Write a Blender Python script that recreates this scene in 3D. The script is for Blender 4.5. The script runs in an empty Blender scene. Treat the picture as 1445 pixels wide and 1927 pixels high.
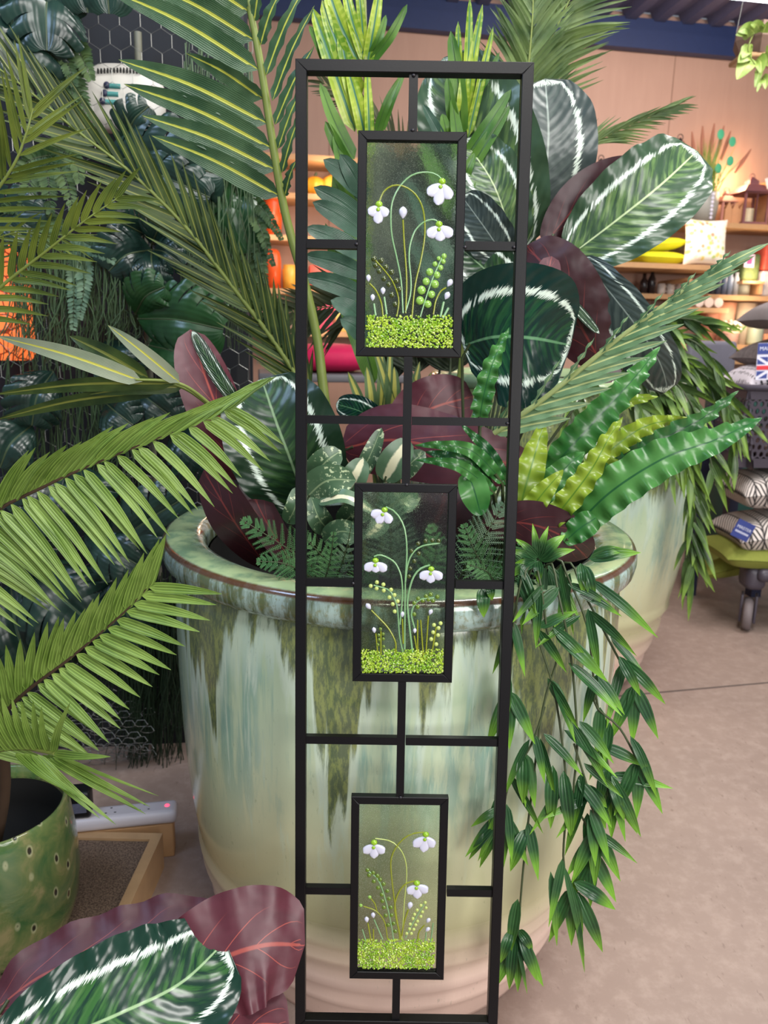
import bpy, math, random
import numpy as np
from mathutils import Vector, Matrix
random.seed(7)
S = bpy.context.scene
COL = S.collection
PI = math.pi

# ------------------------------------------------------------------ camera
F = 1450.0
H = 1.30
PITCH = math.radians(13.0)
ROLL = math.radians(1.3)
CAMP = np.array([0, 0, H])
fw = np.array([0, math.cos(PITCH), -math.sin(PITCH)])
_u0 = np.array([0, math.sin(PITCH), math.cos(PITCH)])
_r0 = np.array([1.0, 0, 0])
cu = math.cos(ROLL) * _u0 - math.sin(ROLL) * _r0
cr = math.cos(ROLL) * _r0 + math.sin(ROLL) * _u0
cam_d = bpy.data.cameras.new('camera')
cam = bpy.data.objects.new('camera', cam_d)
COL.objects.link(cam)
S.camera = cam
cam_d.sensor_fit = 'VERTICAL'
cam_d.sensor_height = 36.0
cam_d.lens = 36.0 * F / 1927.0
cam_d.clip_start = 0.02
cam_d.clip_end = 60
cam_d.dof.use_dof = True
cam_d.dof.focus_distance = 1.15
cam_d.dof.aperture_fstop = 6.5
cam.matrix_world = Matrix(((cr[0], cu[0], -fw[0], 0), (cr[1], cu[1], -fw[1], 0), (cr[2], cu[2], -fw[2], H), (0, 0, 0, 1)))

# ------------------------------------------------------------------ world, lights, exposure
S.view_settings.view_transform = 'Standard'
S.view_settings.look = 'None'
S.view_settings.gamma = 1
S.view_settings.use_curve_mapping = False
S.view_settings.exposure = 0.0
w = bpy.data.worlds.new('world')
S.world = w
w.use_nodes = True
w.node_tree.nodes['Background'].inputs[0].default_value = (0.80, 0.88, 1.0, 1)
w.node_tree.nodes['Background'].inputs[1].default_value = 0.30


def lamp(name, kind, loc, energy, col, target=None, size=0.5, size_y=None, spot=None):
    d = bpy.data.lights.new(name, kind)
    d.energy = energy
    d.color = col
    if kind == 'AREA':
        d.size = size
        if size_y:
            d.shape = 'RECTANGLE'
            d.size_y = size_y
    else:
        d.shadow_soft_size = size
    if spot:
        d.spot_size = math.radians(spot)
        d.spot_blend = 0.6
    o = bpy.data.objects.new(name, d)
    COL.objects.link(o)
    o.location = loc
    if target is not None:
        o.rotation_euler = (Vector(target) - Vector(loc)).to_track_quat('-Z', 'Y').to_euler()
    return o


lamp('ceiling_lamp_front', 'AREA', (0.35, -0.35, 3.0), 45, (1.0, 0.98, 0.94), (0.15, 1.5, 0.5), 1.3, 0.5)
lamp('front_fill', 'AREA', (2.1, -1.9, 1.8), 125, (1.0, 0.97, 0.93), (0.15, 1.5, 0.45), 2.2, 1.6)  # added fill from behind the camera to brighten the pot's front, no known source
lamp('ceiling_lamp_over', 'AREA', (0.75, 1.5, 3.3), 52, (1.0, 0.97, 0.93), (0.55, 1.7, 0.3), 1.2, 0.35)
lamp('ceiling_lamp_aisle', 'AREA', (2.0, 2.6, 3.05), 55, (1.0, 0.93, 0.9), (1.7, 2.4, 0), 1.2, 0.5)
lamp('ceiling_lamp_shop', 'AREA', (1.8, 4.2, 3.05), 34, (1.0, 0.86, 0.78), (1.6, 5.8, 1.4), 1.6, 0.4)
lamp('spot_left', 'AREA', (-1.3, 0.7, 2.6), 14, (0.5, 0.68, 1.0), (-0.6, 2.0, 1.1), 0.7, 0.4)

# ------------------------------------------------------------------ geometry helpers
def P(px, py, Y):
    d = fw + cr * (px - 722.5) / F - cu * (py - 963.5) / F
    return CAMP + d * (Y / d[1])


def Pz(px, py, z):
    d = fw + cr * (px - 722.5) / F - cu * (py - 963.5) / F
    return CAMP + d * ((z - H) / d[2])


def pxs(p):
    return float(np.dot(p - CAMP, fw)) / F


def nrm(v):
    return v / (np.linalg.norm(v) + 1e-12)


def spline(pts, n):
    pts = np.array(pts, float)
    if len(pts) == 2:
        t = np.linspace(0, 1, n)[:, None]
        return pts[0] * (1 - t) + pts[1] * t
    seg = np.linalg.norm(np.diff(pts, axis=0), axis=1)
    s = np.concatenate([[0], np.cumsum(seg)])
    q = np.linspace(0, s[-1], n)
    ext = np.vstack([2 * pts[0] - pts[1], pts, 2 * pts[-1] - pts[-2]])
    out = []
    for x in q:
        i = min(max(int(np.searchsorted(s, x, side='right')) - 1, 0), len(pts) - 2)
        t = (x - s[i]) / max(seg[i], 1e-9)
        a, b, c, d = ext[i:i + 4]
        out.append(0.5 * (2 * b + (c - a) * t + (2 * a - 5 * b + 4 * c - d) * t * t + (3 * b - a - 3 * c + d) * t ** 3))
    return np.array(out)


class MB:
    def __init__(self):
        self.v, self.f, self.uv, self.mi = [], [], [], []
        self.m = 0

    def grid(self, rows, uvs=None, closed=False, flip=False):
        nv, nu = len(rows), len(rows[0])
        b = len(self.v)
        for i in range(nv):
            for j in range(nu):
                self.v.append(tuple(rows[i][j]))
                self.uv.append(tuple(uvs[i][j]) if uvs is not None else (j / max(nu - 1, 1), i / max(nv - 1, 1)))
        for i in range(nv - 1):
            for j in range(nu if closed else nu - 1):
                k = (j + 1) % nu
                q = (b + i * nu + j, b + i * nu + k, b + (i + 1) * nu + k, b + (i + 1) * nu + j)
                self.f.append(q[::-1] if flip else q)
                self.mi.append(self.m)

    def poly(self, pts, uvs=None):
        b = len(self.v)
        for i, p in enumerate(pts):
            self.v.append(tuple(p))
            self.uv.append(tuple(uvs[i]) if uvs is not None else (0.5, 0.5))
        self.f.append(tuple(range(b, b + len(pts))))
        self.mi.append(self.m)

    def box(self, c, s, ax=None):
        c = np.array(c, float)
        X, Y, Z = (np.eye(3) if ax is None else ax)
        h = np.array(s, float) / 2
        b = len(self.v)
        for k in range(8):
            p = c + X * h[0] * (1 if k & 1 else -1) + Y * h[1] * (1 if k & 2 else -1) + Z * h[2] * (1 if k & 4 else -1)
            self.v.append(tuple(p))
            self.uv.append(((k & 1), (k >> 2) & 1))
        for q in ((0, 2, 3, 1), (4, 5, 7, 6), (0, 1, 5, 4), (2, 6, 7, 3), (0, 4, 6, 2), (1, 3, 7, 5)):
            self.f.append(tuple(b + i for i in q))
            self.mi.append(self.m)

    def bevel_box(self, c, s, r, ax=None, n=2):
        """Box with rounded edges: a rounded-rectangle ring lofted along the third axis."""
        c = np.array(c, float)
        X, Y, Z = (np.eye(3) if ax is None else [np.array(a, float) for a in ax])
        hx, hy, hz = np.array(s, float) / 2
        r = min(r, hx * 0.98, hy * 0.98, hz * 0.98)
        rows = []

        def ring(ins, z):
            out = []
            for (sx, sy, a0) in ((1, 1, 0), (-1, 1, 90), (-1, -1, 180), (1, -1, 270)):
                for k in range(n + 1):
                    a = math.radians(a0 + 90 * k / n)
                    rr = max(r - ins, 1e-5)
                    out.append(c + X * (sx * (hx - r) + rr * math.cos(a)) + Y * (sy * (hy - r) + rr * math.sin(a)) + Z * z)
            return out
        for k in range(n + 1):
            a = math.radians(90 * k / n)
            rows.append(ring(r * (1 - math.sin(a)), -hz + r * (1 - math.cos(a))))
        for k in range(n + 1):
            a = math.radians(90 - 90 * k / n)
            rows.append(ring(r * (1 - math.sin(a)), hz - r * (1 - math.cos(a))))
        self.grid(rows, closed=True)
        self.poly(rows[0][::-1])
        self.poly(rows[-1])

    def tube(self, pts, rad, sides=6, n=None, cap=True):
        P_ = np.array(pts, float) if n is None else spline(pts, n)
        rows = []
        prev = None
        m = len(P_)
        for i, p in enumerate(P_):
            T = nrm(P_[min(i + 1, m - 1)] - P_[max(i - 1, 0)])
            a = prev if prev is not None else (np.array([0, 0, 1.0]) if abs(T[2]) < 0.9 else np.array([1.0, 0, 0]))
            A = nrm(a - T * np.dot(a, T))
            prev = A
            B = np.cross(T, A)
            r = rad(i / (m - 1)) if callable(rad) else rad
            rows.append([p + (A * math.cos(t) + B * math.sin(t)) * r for t in np.linspace(0, 2 * PI, sides, endpoint=False)])
        self.grid(rows, closed=True)
        if cap:
            self.poly(rows[0][::-1])
            self.poly(rows[-1])

    def lathe(self, prof, c, n=48, ax=None, close=False):
        c = np.array(c, float)
        X, Y, Z = (np.eye(3) if ax is None else [np.array(a, float) for a in ax])
        rows = []
        for (r, z) in prof:
            r = max(r, 1e-5)
            rows.append([c + (X * math.cos(t) + Y * math.sin(t)) * r + Z * z for t in np.linspace(0, 2 * PI, n, endpoint=False)])
        self.grid(rows, closed=True)

    def blob(self, c, s, ax=None, nu=8, nv=6, e=1.0):
        """Ellipsoid (e=1) to rounded box (e<1)."""
        c = np.array(c, float)
        X, Y, Z = (np.eye(3) if ax is None else [np.array(a, float) for a in ax])
        sp = lambda x: math.copysign(abs(x) ** e, x)
        rows = []
        for i in range(nv + 1):
            a = -PI / 2 + PI * i / nv
            row = []
            for j in range(nu):
                t = 2 * PI * j / nu
                row.append(c + X * s[0] * sp(math.cos(a)) * sp(math.cos(t)) + Y * s[1] * sp(math.cos(a)) * sp(math.sin(t)) + Z * s[2] * sp(math.sin(a)))
            rows.append(row)
        self.grid(rows, closed=True)

    def leaf(self, pts, width, prof=(0.5, 0.5), roll=0.0, cup=0.0, wave=0.0, wn=6, nu=5, nv=12, under=False, off=0.0, face=None, ph=0.0, fold=0.0):
        """pts: world points of the midrib; width: full metres; face: vector the upper side looks along (default: to the camera)."""
        C_ = spline(pts, nv)
        vm = prof[0] / (prof[0] + prof[1])
        nm = vm ** prof[0] * (1 - vm) ** prof[1]
        rows, uvs = [], []
        sg = -1.0 if under else 1.0
        for i, p in enumerate(C_):
            v = i / (nv - 1)
            T = nrm(C_[min(i + 1, nv - 1)] - C_[max(i - 1, 0)])
            V = nrm(CAMP - p) if face is None else face
            Sd = nrm(np.cross(T, V))
            N = np.cross(Sd, T)
            a = math.radians(roll)
            Sd, N = Sd * math.cos(a) + N * math.sin(a), N * math.cos(a) - Sd * math.sin(a)
            hw = max(width / 2 * (v ** prof[0]) * ((1 - v) ** prof[1]) / nm, 2e-4)
            row, uvr = [], []
            for j in range(nu):
                u = -1 + 2 * j / (nu - 1)
                z = cup * hw * abs(u) ** 1.6 + wave * abs(u) ** 1.5 * math.sin(2 * PI * wn * v + ph + (1.3 if u > 0 else 0)) * min(1, hw / (width * 0.25))
                uu = u + off * (1 - abs(u))
                row.append(p + Sd * (uu * hw) + N * z * sg)
                uvr.append((0.5 + u / 2, v))
            rows.append(row)
            uvs.append(uvr)
        self.grid(rows, uvs, flip=under)

    def build(self, name, mat, parent=None, smooth=True, kind=None, label=None):
        me = bpy.data.meshes.new(name)
        org = Vector((0, 0, 0))
        if parent is not None:
            org = ROOT[parent.name]
        ox, oy, oz = org
        me.from_pydata([(a - ox, b - oy, c - oz) for a, b, c in self.v], [], self.f)
        uvl = me.uv_layers.new(name='UVMap')
        li = np.zeros(len(me.loops), dtype=np.int32)
        me.loops.foreach_get('vertex_index', li)
        uvl.data.foreach_set('uv', np.array(self.uv, dtype=np.float32)[li].ravel())
        for m_ in (mat if isinstance(mat, (list, tuple)) else [mat]):
            me.materials.append(m_)
        if self.m or any(self.mi):
            me.polygons.foreach_set('material_index', np.array(self.mi, dtype=np.int32))
        if smooth:
            me.polygons.foreach_set('use_smooth', np.ones(len(me.polygons), dtype=bool))
        me.update()
        o = bpy.data.objects.new(name, me)
        COL.objects.link(o)
        if parent is not None:
            o.parent = parent
            ROOT[o.name] = org
        else:
            ROOT[o.name] = Vector((0, 0, 0))
        if kind:
            o['kind'] = kind
        if label:
            o['label'] = label
        return o


ROOT = {}


def thing(name, label, cat, loc=(0, 0, 0), group=None):
    o = bpy.data.objects.new(name, None)
    COL.objects.link(o)
    o.empty_display_size = 0.05
    o.location = [float(x) for x in loc]
    ROOT[o.name] = Vector(o.location)
    return tag(o, label, cat, group)


def tag(o, label, cat, group=None, kind=None):
    o['label'] = label
    o['category'] = cat
    if group:
        o['group'] = group
    if kind:
        o['kind'] = kind
    return o


def struct(o):
    o['kind'] = 'structure'
    return o


# ------------------------------------------------------------------ materials
def lin(c):
    return tuple((x / 12.92 if x <= 0.04045 else ((x + 0.055) / 1.055) ** 2.4) for x in [k / 255.0 for k in c]) + (1.0,)


class NT:
    def __init__(self, name):
        self.mat = bpy.data.materials.new(name)
        self.mat.use_nodes = True
        self.t = self.mat.node_tree
        self.b = self.t.nodes['Principled BSDF']
        self.o = self.t.nodes['Material Output']

    def n(self, typ, ins=None, **props):
        nd = self.t.nodes.new(typ)
        for k, v in props.items():
            setattr(nd, k, v)
        for k, v in (ins or {}).items():
            self.s(nd.inputs[k], v)
        return nd

    def s(self, sock, v):
        if isinstance(v, bpy.types.NodeSocket):
            self.t.links.new(v, sock)
        else:
            sock.default_value = v

    def m(self, op, a, b=0.0, c=0.0, clamp=False):
        return self.n('ShaderNodeMath', {0: a, 1: b, 2: c}, operation=op, use_clamp=clamp).outputs[0]

    def mix(self, f, a, b, mode='MIX'):
        nd = self.n('ShaderNodeMix', data_type='RGBA', blend_type=mode)
        for i, v in ((0, f), (6, a), (7, b)):
            self.s(nd.inputs[i], v)
        return nd.outputs[2]

    def ramp(self, f, stops, interp='LINEAR'):
        nd = self.n('ShaderNodeValToRGB', {0: f})
        e = nd.color_ramp.elements
        nd.color_ramp.interpolation = interp
        while len(e) < len(stops):
            e.new(0.5)
        for k, (p, c) in enumerate(stops):
            e[k].position = p
            e[k].color = c if len(c) == 4 else lin(c)
        return nd.outputs[0]

    def ss(self, x, a, b):
        return self.n('ShaderNodeMapRange', {0: x, 1: a, 2: b, 3: 0.0, 4: 1.0}, interpolation_type='SMOOTHSTEP').outputs[0]

    def noise(self, vec, scale, detail=3.0, rough=0.55, dist=0.0):
        return self.n('ShaderNodeTexNoise', {'Vector': vec, 'Scale': scale, 'Detail': detail, 'Roughness': rough, 'Distortion': dist}).outputs[0]

    def uv(self):
        tc = self.n('ShaderNodeTexCoord')
        sp = self.n('ShaderNodeSeparateXYZ', {0: tc.outputs['UV']})
        return tc, sp.outputs[0], sp.outputs[1]

    def comb(self, x, y, z=0.0):
        return self.n('ShaderNodeCombineXYZ', {0: x, 1: y, 2: z}).outputs[0]

    def bump(self, h, s=0.3, d=0.002):
        self.s(self.b.inputs['Normal'], self.n('ShaderNodeBump', {'Strength': s, 'Distance': d, 'Height': h}).outputs[0])

    def fin(self, base, rough=0.5, spec=None, coat=None, metal=None):
        self.s(self.b.inputs['Base Color'], base)
        self.s(self.b.inputs['Roughness'], rough)
        if spec is not None:
            self.b.inputs['Specular IOR Level'].default_value = spec
        if coat is not None:
            self.b.inputs['Coat Weight'].default_value = coat
            self.b.inputs['Coat Roughness'].default_value = 0.08
        if metal is not None:
            self.b.inputs['Metallic'].default_value = metal
        return self.mat

    def translucent(self, col, f=0.2):
        tr = self.n('ShaderNodeBsdfTranslucent', {'Color': col})
        mx = self.n('ShaderNodeMixShader', {0: f, 1: self.b.outputs[0], 2: tr.outputs[0]})
        self.t.links.new(mx.outputs[0], self.o.inputs[0])


def plain(name, c, rough=0.5, metal=None, var=0.12, scale=30.0, coat=None, bump=0.0):
    m = NT(name)
    tc = m.n('ShaderNodeTexCoord')
    nz = m.noise(tc.outputs['Object'], scale, 4)
    a, b = lin(c), lin([max(0, k * (1 - var)) for k in c])
    base = m.mix(nz, b, a)
    if bump:
        m.bump(nz, bump, 0.003)
    return m.fin(base, rough, coat=coat, metal=metal)


def blade(name, c1, c2, rib=None, ribw=0.08, tip=None, stripes=0.0, rough=0.38, trans=0.18, under=None, bump=0.35, ribs=14, bands=0):
    """Long narrow leaf: colour noise along the blade, optional pale midrib, bright tip and fine parallel veins."""
    m = NT(name)
    tc, u, v = m.uv()
    oi = m.n('ShaderNodeObjectInfo')
    a = m.m('ABSOLUTE', m.m('SUBTRACT', m.m('MULTIPLY', u, 2.0), 1.0))
    nz = m.noise(tc.outputs['Object'], 14.0, 3)
    base = m.mix(m.ss(nz, 0.3, 0.7), lin(c1), lin(c2))
    if tip:
        base = m.mix(m.m('MULTIPLY', m.ss(m.m('ADD', v, m.m('MULTIPLY', m.m('SUBTRACT', nz, 0.5), 0.5)), 0.45, 0.95), 0.9), base, lin(tip))
    st = m.m('SINE', m.m('MULTIPLY', u, ribs * 6.283))
    if stripes:
        base = m.mix(m.m('MULTIPLY', m.ss(st, 0.2, 0.9), stripes), base, lin([min(255, k * 1.35 + 12) for k in c2]))
    if bands:
        bd = m.ss(m.m('SINE', m.m('ADD', m.m('MULTIPLY', v, bands), m.m('MULTIPLY', nz, 26.0))), -0.2, 0.7)
        base = m.mix(m.m('MULTIPLY', m.m('MULTIPLY', bd, m.ss(a, 0.2, 0.6)), 0.4), base, lin((200, 212, 96)))
    if rib:
        base = m.mix(m.m('SUBTRACT', 1.0, m.ss(a, ribw * 0.6, ribw * 1.3)), base, lin(rib))
    if under:
        g = m.n('ShaderNodeNewGeometry')
        base = m.mix(g.outputs['Backfacing'], base, lin(under))
    m.bump(m.m('ADD', m.m('MULTIPLY', st, 0.3), m.ss(a, 0.0, 0.15)), bump, 0.0015)
    m.fin(base, rough)
    if trans:
        m.translucent(base, trans)
    return m.mat


def calathea(name, dark, mid, light, white=(222, 236, 222), inner=0.62, rough=0.3, under=(86, 30, 42), vein=(150, 62, 58), cover=1.0, bumpv=0.1, lightf=0.5):
    m = NT(name)
    tc, u, v = m.uv()
    x = m.m('SUBTRACT', m.m('MULTIPLY', u, 2.0), 1.0)
    a = m.m('ABSOLUTE', x)
    y = m.m('SUBTRACT', m.m('MULTIPLY', v, 2.0), 1.0)
    # lateral veins run obliquely from the midrib
    lv = m.m('SUBTRACT', m.m('MULTIPLY', v, 13.0), m.m('MULTIPLY', m.m('POWER', a, 1.2), 4.0))
    sv = m.m('SINE', m.m('MULTIPLY', lv, 6.283))
    jag = m.noise(m.comb(m.m('MULTIPLY', lv, 6.0), m.m('MULTIPLY', a, 2.0), m.m('GREATER_THAN', x, 0.0)), 1.6, 4, 0.75)
    ra = m.m('MAXIMUM', a, m.m('POWER', m.m('ABSOLUTE', m.m('MULTIPLY', y, 0.86)), 2.2))
    r = m.m('ADD', ra, m.m('MULTIPLY', m.m('SUBTRACT', jag, 0.5), 0.34))
    ring = m.m('MULTIPLY', m.ss(r, inner - 0.045, inner - 0.02), m.m('SUBTRACT', 1.0, m.ss(r, inner + 0.045, inner + 0.07)))
    gap = m.ss(m.noise(m.comb(m.m('MULTIPLY', lv, 1.2), a, 3.0), 1.5, 2), 0.36, 0.46)
    ring = m.m('MULTIPLY', ring, m.m('MULTIPLY', gap, cover))
    brush = m.noise(m.comb(m.m('MULTIPLY', lv, 1.3), m.m('MULTIPLY', a, 1.2), 7.0), 1.8, 3)
    inn = m.mix(m.ss(brush, 0.42, 0.62), lin(dark), lin(mid))
    inn = m.mix(m.m('MULTIPLY', m.ss(sv, -0.6, 1.0), m.m('MULTIPLY', m.ss(brush, 0.5, 0.75), lightf)), inn, lin(light))
    base = m.mix(m.ss(r, inner - 0.08, inner), inn, lin(dark))
    base = m.mix(ring, base, lin(white))
    rib = m.m('SUBTRACT', 1.0, m.ss(a, 0.012, 0.03))
    base = m.mix(m.m('MULTIPLY', rib, 0.75), base, lin([min(255, k + 60) for k in light]))
    # underside: maroon with red veins
    uv_ = m.noise(m.comb(m.m('MULTIPLY', x, 2.0), m.m('MULTIPLY', v, 2.0), 1.0), 2.0, 3)
    ub = m.mix(uv_, lin([k * 0.72 for k in under]), lin(under))
    lv2 = m.m('SUBTRACT', m.m('MULTIPLY', v, 5.0), m.m('MULTIPLY', a, 2.2))
    vl = m.m('ABSOLUTE', m.m('SUBTRACT', m.m('FRACT', lv2), 0.5))
    vn = m.m('MULTIPLY', m.m('SUBTRACT', 1.0, m.ss(vl, 0.012, 0.03)), m.m('SUBTRACT', 1.0, m.ss(a, 0.35, 0.7)))
    vn = m.m('MAXIMUM', vn, m.m('SUBTRACT', 1.0, m.ss(a, 0.02, 0.05)))
    ub = m.mix(m.m('MULTIPLY', vn, 0.8), ub, lin(vein))
    g = m.n('ShaderNodeNewGeometry')
    base = m.mix(g.outputs['Backfacing'], base, ub)
    m.bump(m.m('ADD', m.m('MULTIPLY', sv, bumpv), m.m('MULTIPLY', m.noise(tc.outputs['Object'], 16.0, 2), 1.6)), 0.5, 0.006)
    m.fin(base, rough)
    return m.mat


def glaze(name, top_run=0.20):
    """Reactive green glaze: olive runs below the lip, blue-green streaks, bare pinkish clay at the foot."""
    m = NT(name)
    tc = m.n('ShaderNodeTexCoord')
    o = tc.outputs['Object']
    sp = m.n('ShaderNodeSeparateXYZ', {0: o})
    z = sp.outputs[2]
    mp = m.n('ShaderNodeMapping', {'Vector': o, 'Scale': (15.0, 15.0, 1.5)})
    streak = m.noise(mp.outputs[0], 3.0, 6, 0.65, 0.4)
    mp2 = m.n('ShaderNodeMapping', {'Vector': o, 'Scale': (2.2, 2.2, 1.1)})
    big = m.noise(mp2.outputs[0], 2.2, 4, 0.6, 0.6)
    mp3 = m.n('ShaderNodeMapping', {'Vector': o, 'Scale': (30, 30, 9)})
    fine = m.noise(mp3.outputs[0], 4.0, 4, 0.7)
    hz = m.m('DIVIDE', z, 0.90)
    col = m.ramp(hz, [(0.0, (214, 184, 170)), (0.16, (222, 194, 180)), (0.25, (212, 192, 168)), (0.32, (190, 186, 144)), (0.52, (200, 202, 166)), (0.72, (186, 202, 172)), (1.0, (160, 184, 152))])
    tealf = m.m('MULTIPLY', m.ss(m.m('ADD', m.m('MULTIPLY', streak, 0.6), m.m('MULTIPLY', big, 0.5)), 0.52, 0.66), m.ss(hz, 0.42, 0.72))
    col = m.mix(m.m('MULTIPLY', tealf, 0.7), col, lin((104, 152, 146)))
    pale = m.m('MULTIPLY', m.ss(m.m('SUBTRACT', streak, m.m('MULTIPLY', big, 0.25)), 0.42, 0.55), m.ss(hz, 0.35, 0.6))
    col = m.mix(m.m('MULTIPLY', pale, 0.7), col, lin((198, 212, 190)))
    mpd = m.n('ShaderNodeMapping', {'Vector': o, 'Scale': (1.0, 1.0, 0.04), 'Location': (0.37, 0.0, 0.0)})
    drip = m.noise(mpd.outputs[0], 9.0, 3, 0.65)
    edge = m.m('SUBTRACT', 0.93, m.m('MULTIPLY', m.ss(drip, 0.38, 0.78), top_run * 2.6))
    d = m.m('ADD', m.m('SUBTRACT', hz, edge), m.m('MULTIPLY', m.m('SUBTRACT', streak, 0.5), 0.34))
    halo = m.m('MULTIPLY', m.ss(d, -0.12, -0.03), m.ss(hz, 0.4, 0.6))
    col = m.mix(m.m('MULTIPLY', halo, 0.55), col, lin((206, 220, 204)))
    olive = m.mix(m.ss(fine, 0.4, 0.62), lin((72, 84, 50)), lin((126, 134, 66)))
    col = m.mix(m.m('MULTIPLY', m.ss(d, -0.012, 0.05), 0.9), col, olive)
    spk = m.m('MULTIPLY', m.ss(fine, 0.62, 0.72), 0.3)
    col = m.mix(spk, col, lin((96, 110, 84)))
    foot = m.m('SUBTRACT', 1.0, m.ss(hz, 0.24, 0.36))
    m.bump(m.m('ADD', streak, m.m('MULTIPLY', fine, 0.5)), 0.08, 0.004)
    m.fin(col, m.m('ADD', 0.16, m.m('MULTIPLY', foot, 0.4)), coat=0.35)
    return m.mat


def rim_glaze():
    m = NT('glaze_rim')
    tc = m.n('ShaderNodeTexCoord')
    o = tc.outputs['Object']
    sp = m.n('ShaderNodeSeparateXYZ', {0: o})
    rr = m.m('SQRT', m.m('ADD', m.m('POWER', sp.outputs[0], 2.0), m.m('POWER', sp.outputs[1], 2.0)))
    mp = m.n('ShaderNodeMapping', {'Vector': o, 'Scale': (14, 14, 2.5)})
    st = m.noise(mp.outputs[0], 3.0, 5, 0.65, 0.3)
    fine = m.noise(o, 110.0, 3, 0.7)
    top = m.mix(m.ss(m.noise(o, 16.0, 4), 0.4, 0.62), lin((156, 176, 132)), lin((112, 140, 110)))
    side = m.mix(m.ss(st, 0.4, 0.6), lin((92, 104, 72)), lin((158, 180, 174)))
    side = m.mix(m.m('MULTIPLY', m.ss(fine, 0.5, 0.65), 0.5), side, lin((120, 116, 66)))
    z = sp.outputs[2]
    col = m.mix(m.ss(z, 0.908, 0.913), side, top)
    band = m.m('MULTIPLY', m.ss(z, 0.901, 0.9045), m.m('SUBTRACT', 1.0, m.ss(z, 0.9095, 0.912)))
    band = m.m('MULTIPLY', band, m.m('GREATER_THAN', rr, 0.44))
    col = m.mix(m.m('MULTIPLY', band, 0.92), col, lin((82, 48, 30)))
    m.bump(st, 0.1, 0.004)
    m.fin(col, 0.14, coat=0.4)
    return m.mat


M_ = {}
M_['black'] = plain('black_powder_coat', (9, 8, 12), 0.42, var=0.2, scale=400, bump=0.03)
M_['black'].node_tree.nodes['Principled BSDF'].inputs['Specular IOR Level'].default_value = 0.28
M_['weld'] = plain('weld_bead', (60, 58, 62), 0.3, metal=0.6)
M_['glaze'] = glaze('glaze_body')
M_['glaze_pale'] = glaze('glaze_body_pale', 0.04)
M_['rim'] = rim_glaze()
M_['soil'] = plain('dark_inside', (14, 13, 12), 0.9)
M_['stem'] = plain('plant_stem', (120, 134, 62), 0.5)
M_['stem_dark'] = plain('dark_plant_stem', (66, 78, 48), 0.5)
M_['stem_pale'] = plain('pale_plant_stem', (158, 172, 112), 0.5)
M_['trunk'] = plain('palm_trunk', (70, 50, 34), 0.8, bump=0.3)
M_['kentia'] = blade('broad_palm_leaflet', (44, 76, 50), (76, 106, 74), rib=(196, 200, 84), ribw=0.13, stripes=0.12, rough=0.36)
M_['kentia_under'] = blade('dusty_palm_leaflet', (128, 142, 116), (152, 160, 136), rib=(204, 200, 82), ribw=0.12, rough=0.5)
M_['sage'] = blade('sage_palm_leaflet', (92, 130, 92), (122, 152, 112), rib=(190, 200, 138), ribw=0.14, rough=0.5)
M_['diag'] = blade('olive_palm_leaflet', (36, 58, 32), (78, 98, 48), rib=(132, 138, 66), ribw=0.16, rough=0.35)
M_['areca'] = blade('bright_palm_leaflet', (88, 118, 42), (124, 150, 70), stripes=0.35, rough=0.42, trans=0.22, ribs=4)
M_['areca_dark'] = blade('dark_palm_leaflet', (58, 78, 26), (100, 114, 40), stripes=0.25, rough=0.42, ribs=4)
M_['finepalm'] = blade('fine_palm_leaflet', (66, 92, 48), (116, 138, 78), rough=0.4)
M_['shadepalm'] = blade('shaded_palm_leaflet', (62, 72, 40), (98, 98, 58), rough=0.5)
M_['lime'] = blade('lime_striped_leaf', (92, 138, 32), (168, 190, 62), rib=(70, 124, 96), ribw=0.16, stripes=0.1, rough=0.3, trans=0.3, ribs=3, bands=70)
M_['darkleaf'] = blade('dark_pointed_leaf', (36, 66, 52), (72, 104, 86), rough=0.3, trans=0.08)
M_['midleaf'] = blade('green_broad_leaf', (58, 104, 34), (96, 136, 52), rib=(58, 92, 40), ribw=0.1, rough=0.35)
M_['snake'] = blade('yellow_striped_leaf', (52, 78, 50), (84, 108, 64), rib=(170, 166, 76), ribw=0.4, rough=0.4)
M_['crinkle'] = blade('crinkled_leaf', (44, 104, 48), (82, 138, 70), rib=(38, 92, 52), ribw=0.05, rough=0.28, trans=0.2, bump=0.08, ribs=4)
M_['crinkle_lime'] = blade('lime_crinkled_leaf', (112, 142, 38), (150, 172, 58), rib=(92, 132, 40), ribw=0.06, rough=0.3, trans=0.25, bump=0.08, ribs=4)
M_['crinkle_dark'] = blade('dark_crinkled_leaf', (30, 78, 42), (62, 112, 56), rib=(28, 66, 40), ribw=0.06, rough=0.3, bump=0.08, ribs=4)
M_['bamboo'] = blade('bamboo_leaf', (26, 62, 36), (52, 94, 50), tip=(128, 182, 52), stripes=0.2, rough=0.32, ribs=4)
M_['bamboo2'] = blade('shaded_bamboo_leaf', (40, 60, 34), (76, 104, 52), tip=(128, 162, 60), stripes=0.2, rough=0.36, ribs=4)
M_['fern'] = blade('fern_leaf', (60, 112, 62), (104, 152, 96), rough=0.42)
M_['fern_blue'] = blade('bluish_fern_leaf', (74, 108, 84), (128, 156, 124), rough=0.45)
M_['wallfern'] = blade('wall_fern_leaf', (46, 76, 40), (98, 122, 70), rough=0.45)
M_['string'] = plain('string_vine', (84, 112, 72), 0.45, var=0.5, scale=20)
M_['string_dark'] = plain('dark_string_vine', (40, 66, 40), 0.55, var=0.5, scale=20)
M_['cal'] = calathea('calathea_green', (54, 78, 56), (90, 120, 70), (146, 162, 112))
M_['cal_grey'] = calathea('calathea_grey', (52, 64, 62), (66, 78, 74), (88, 100, 92), rough=0.34)
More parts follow.
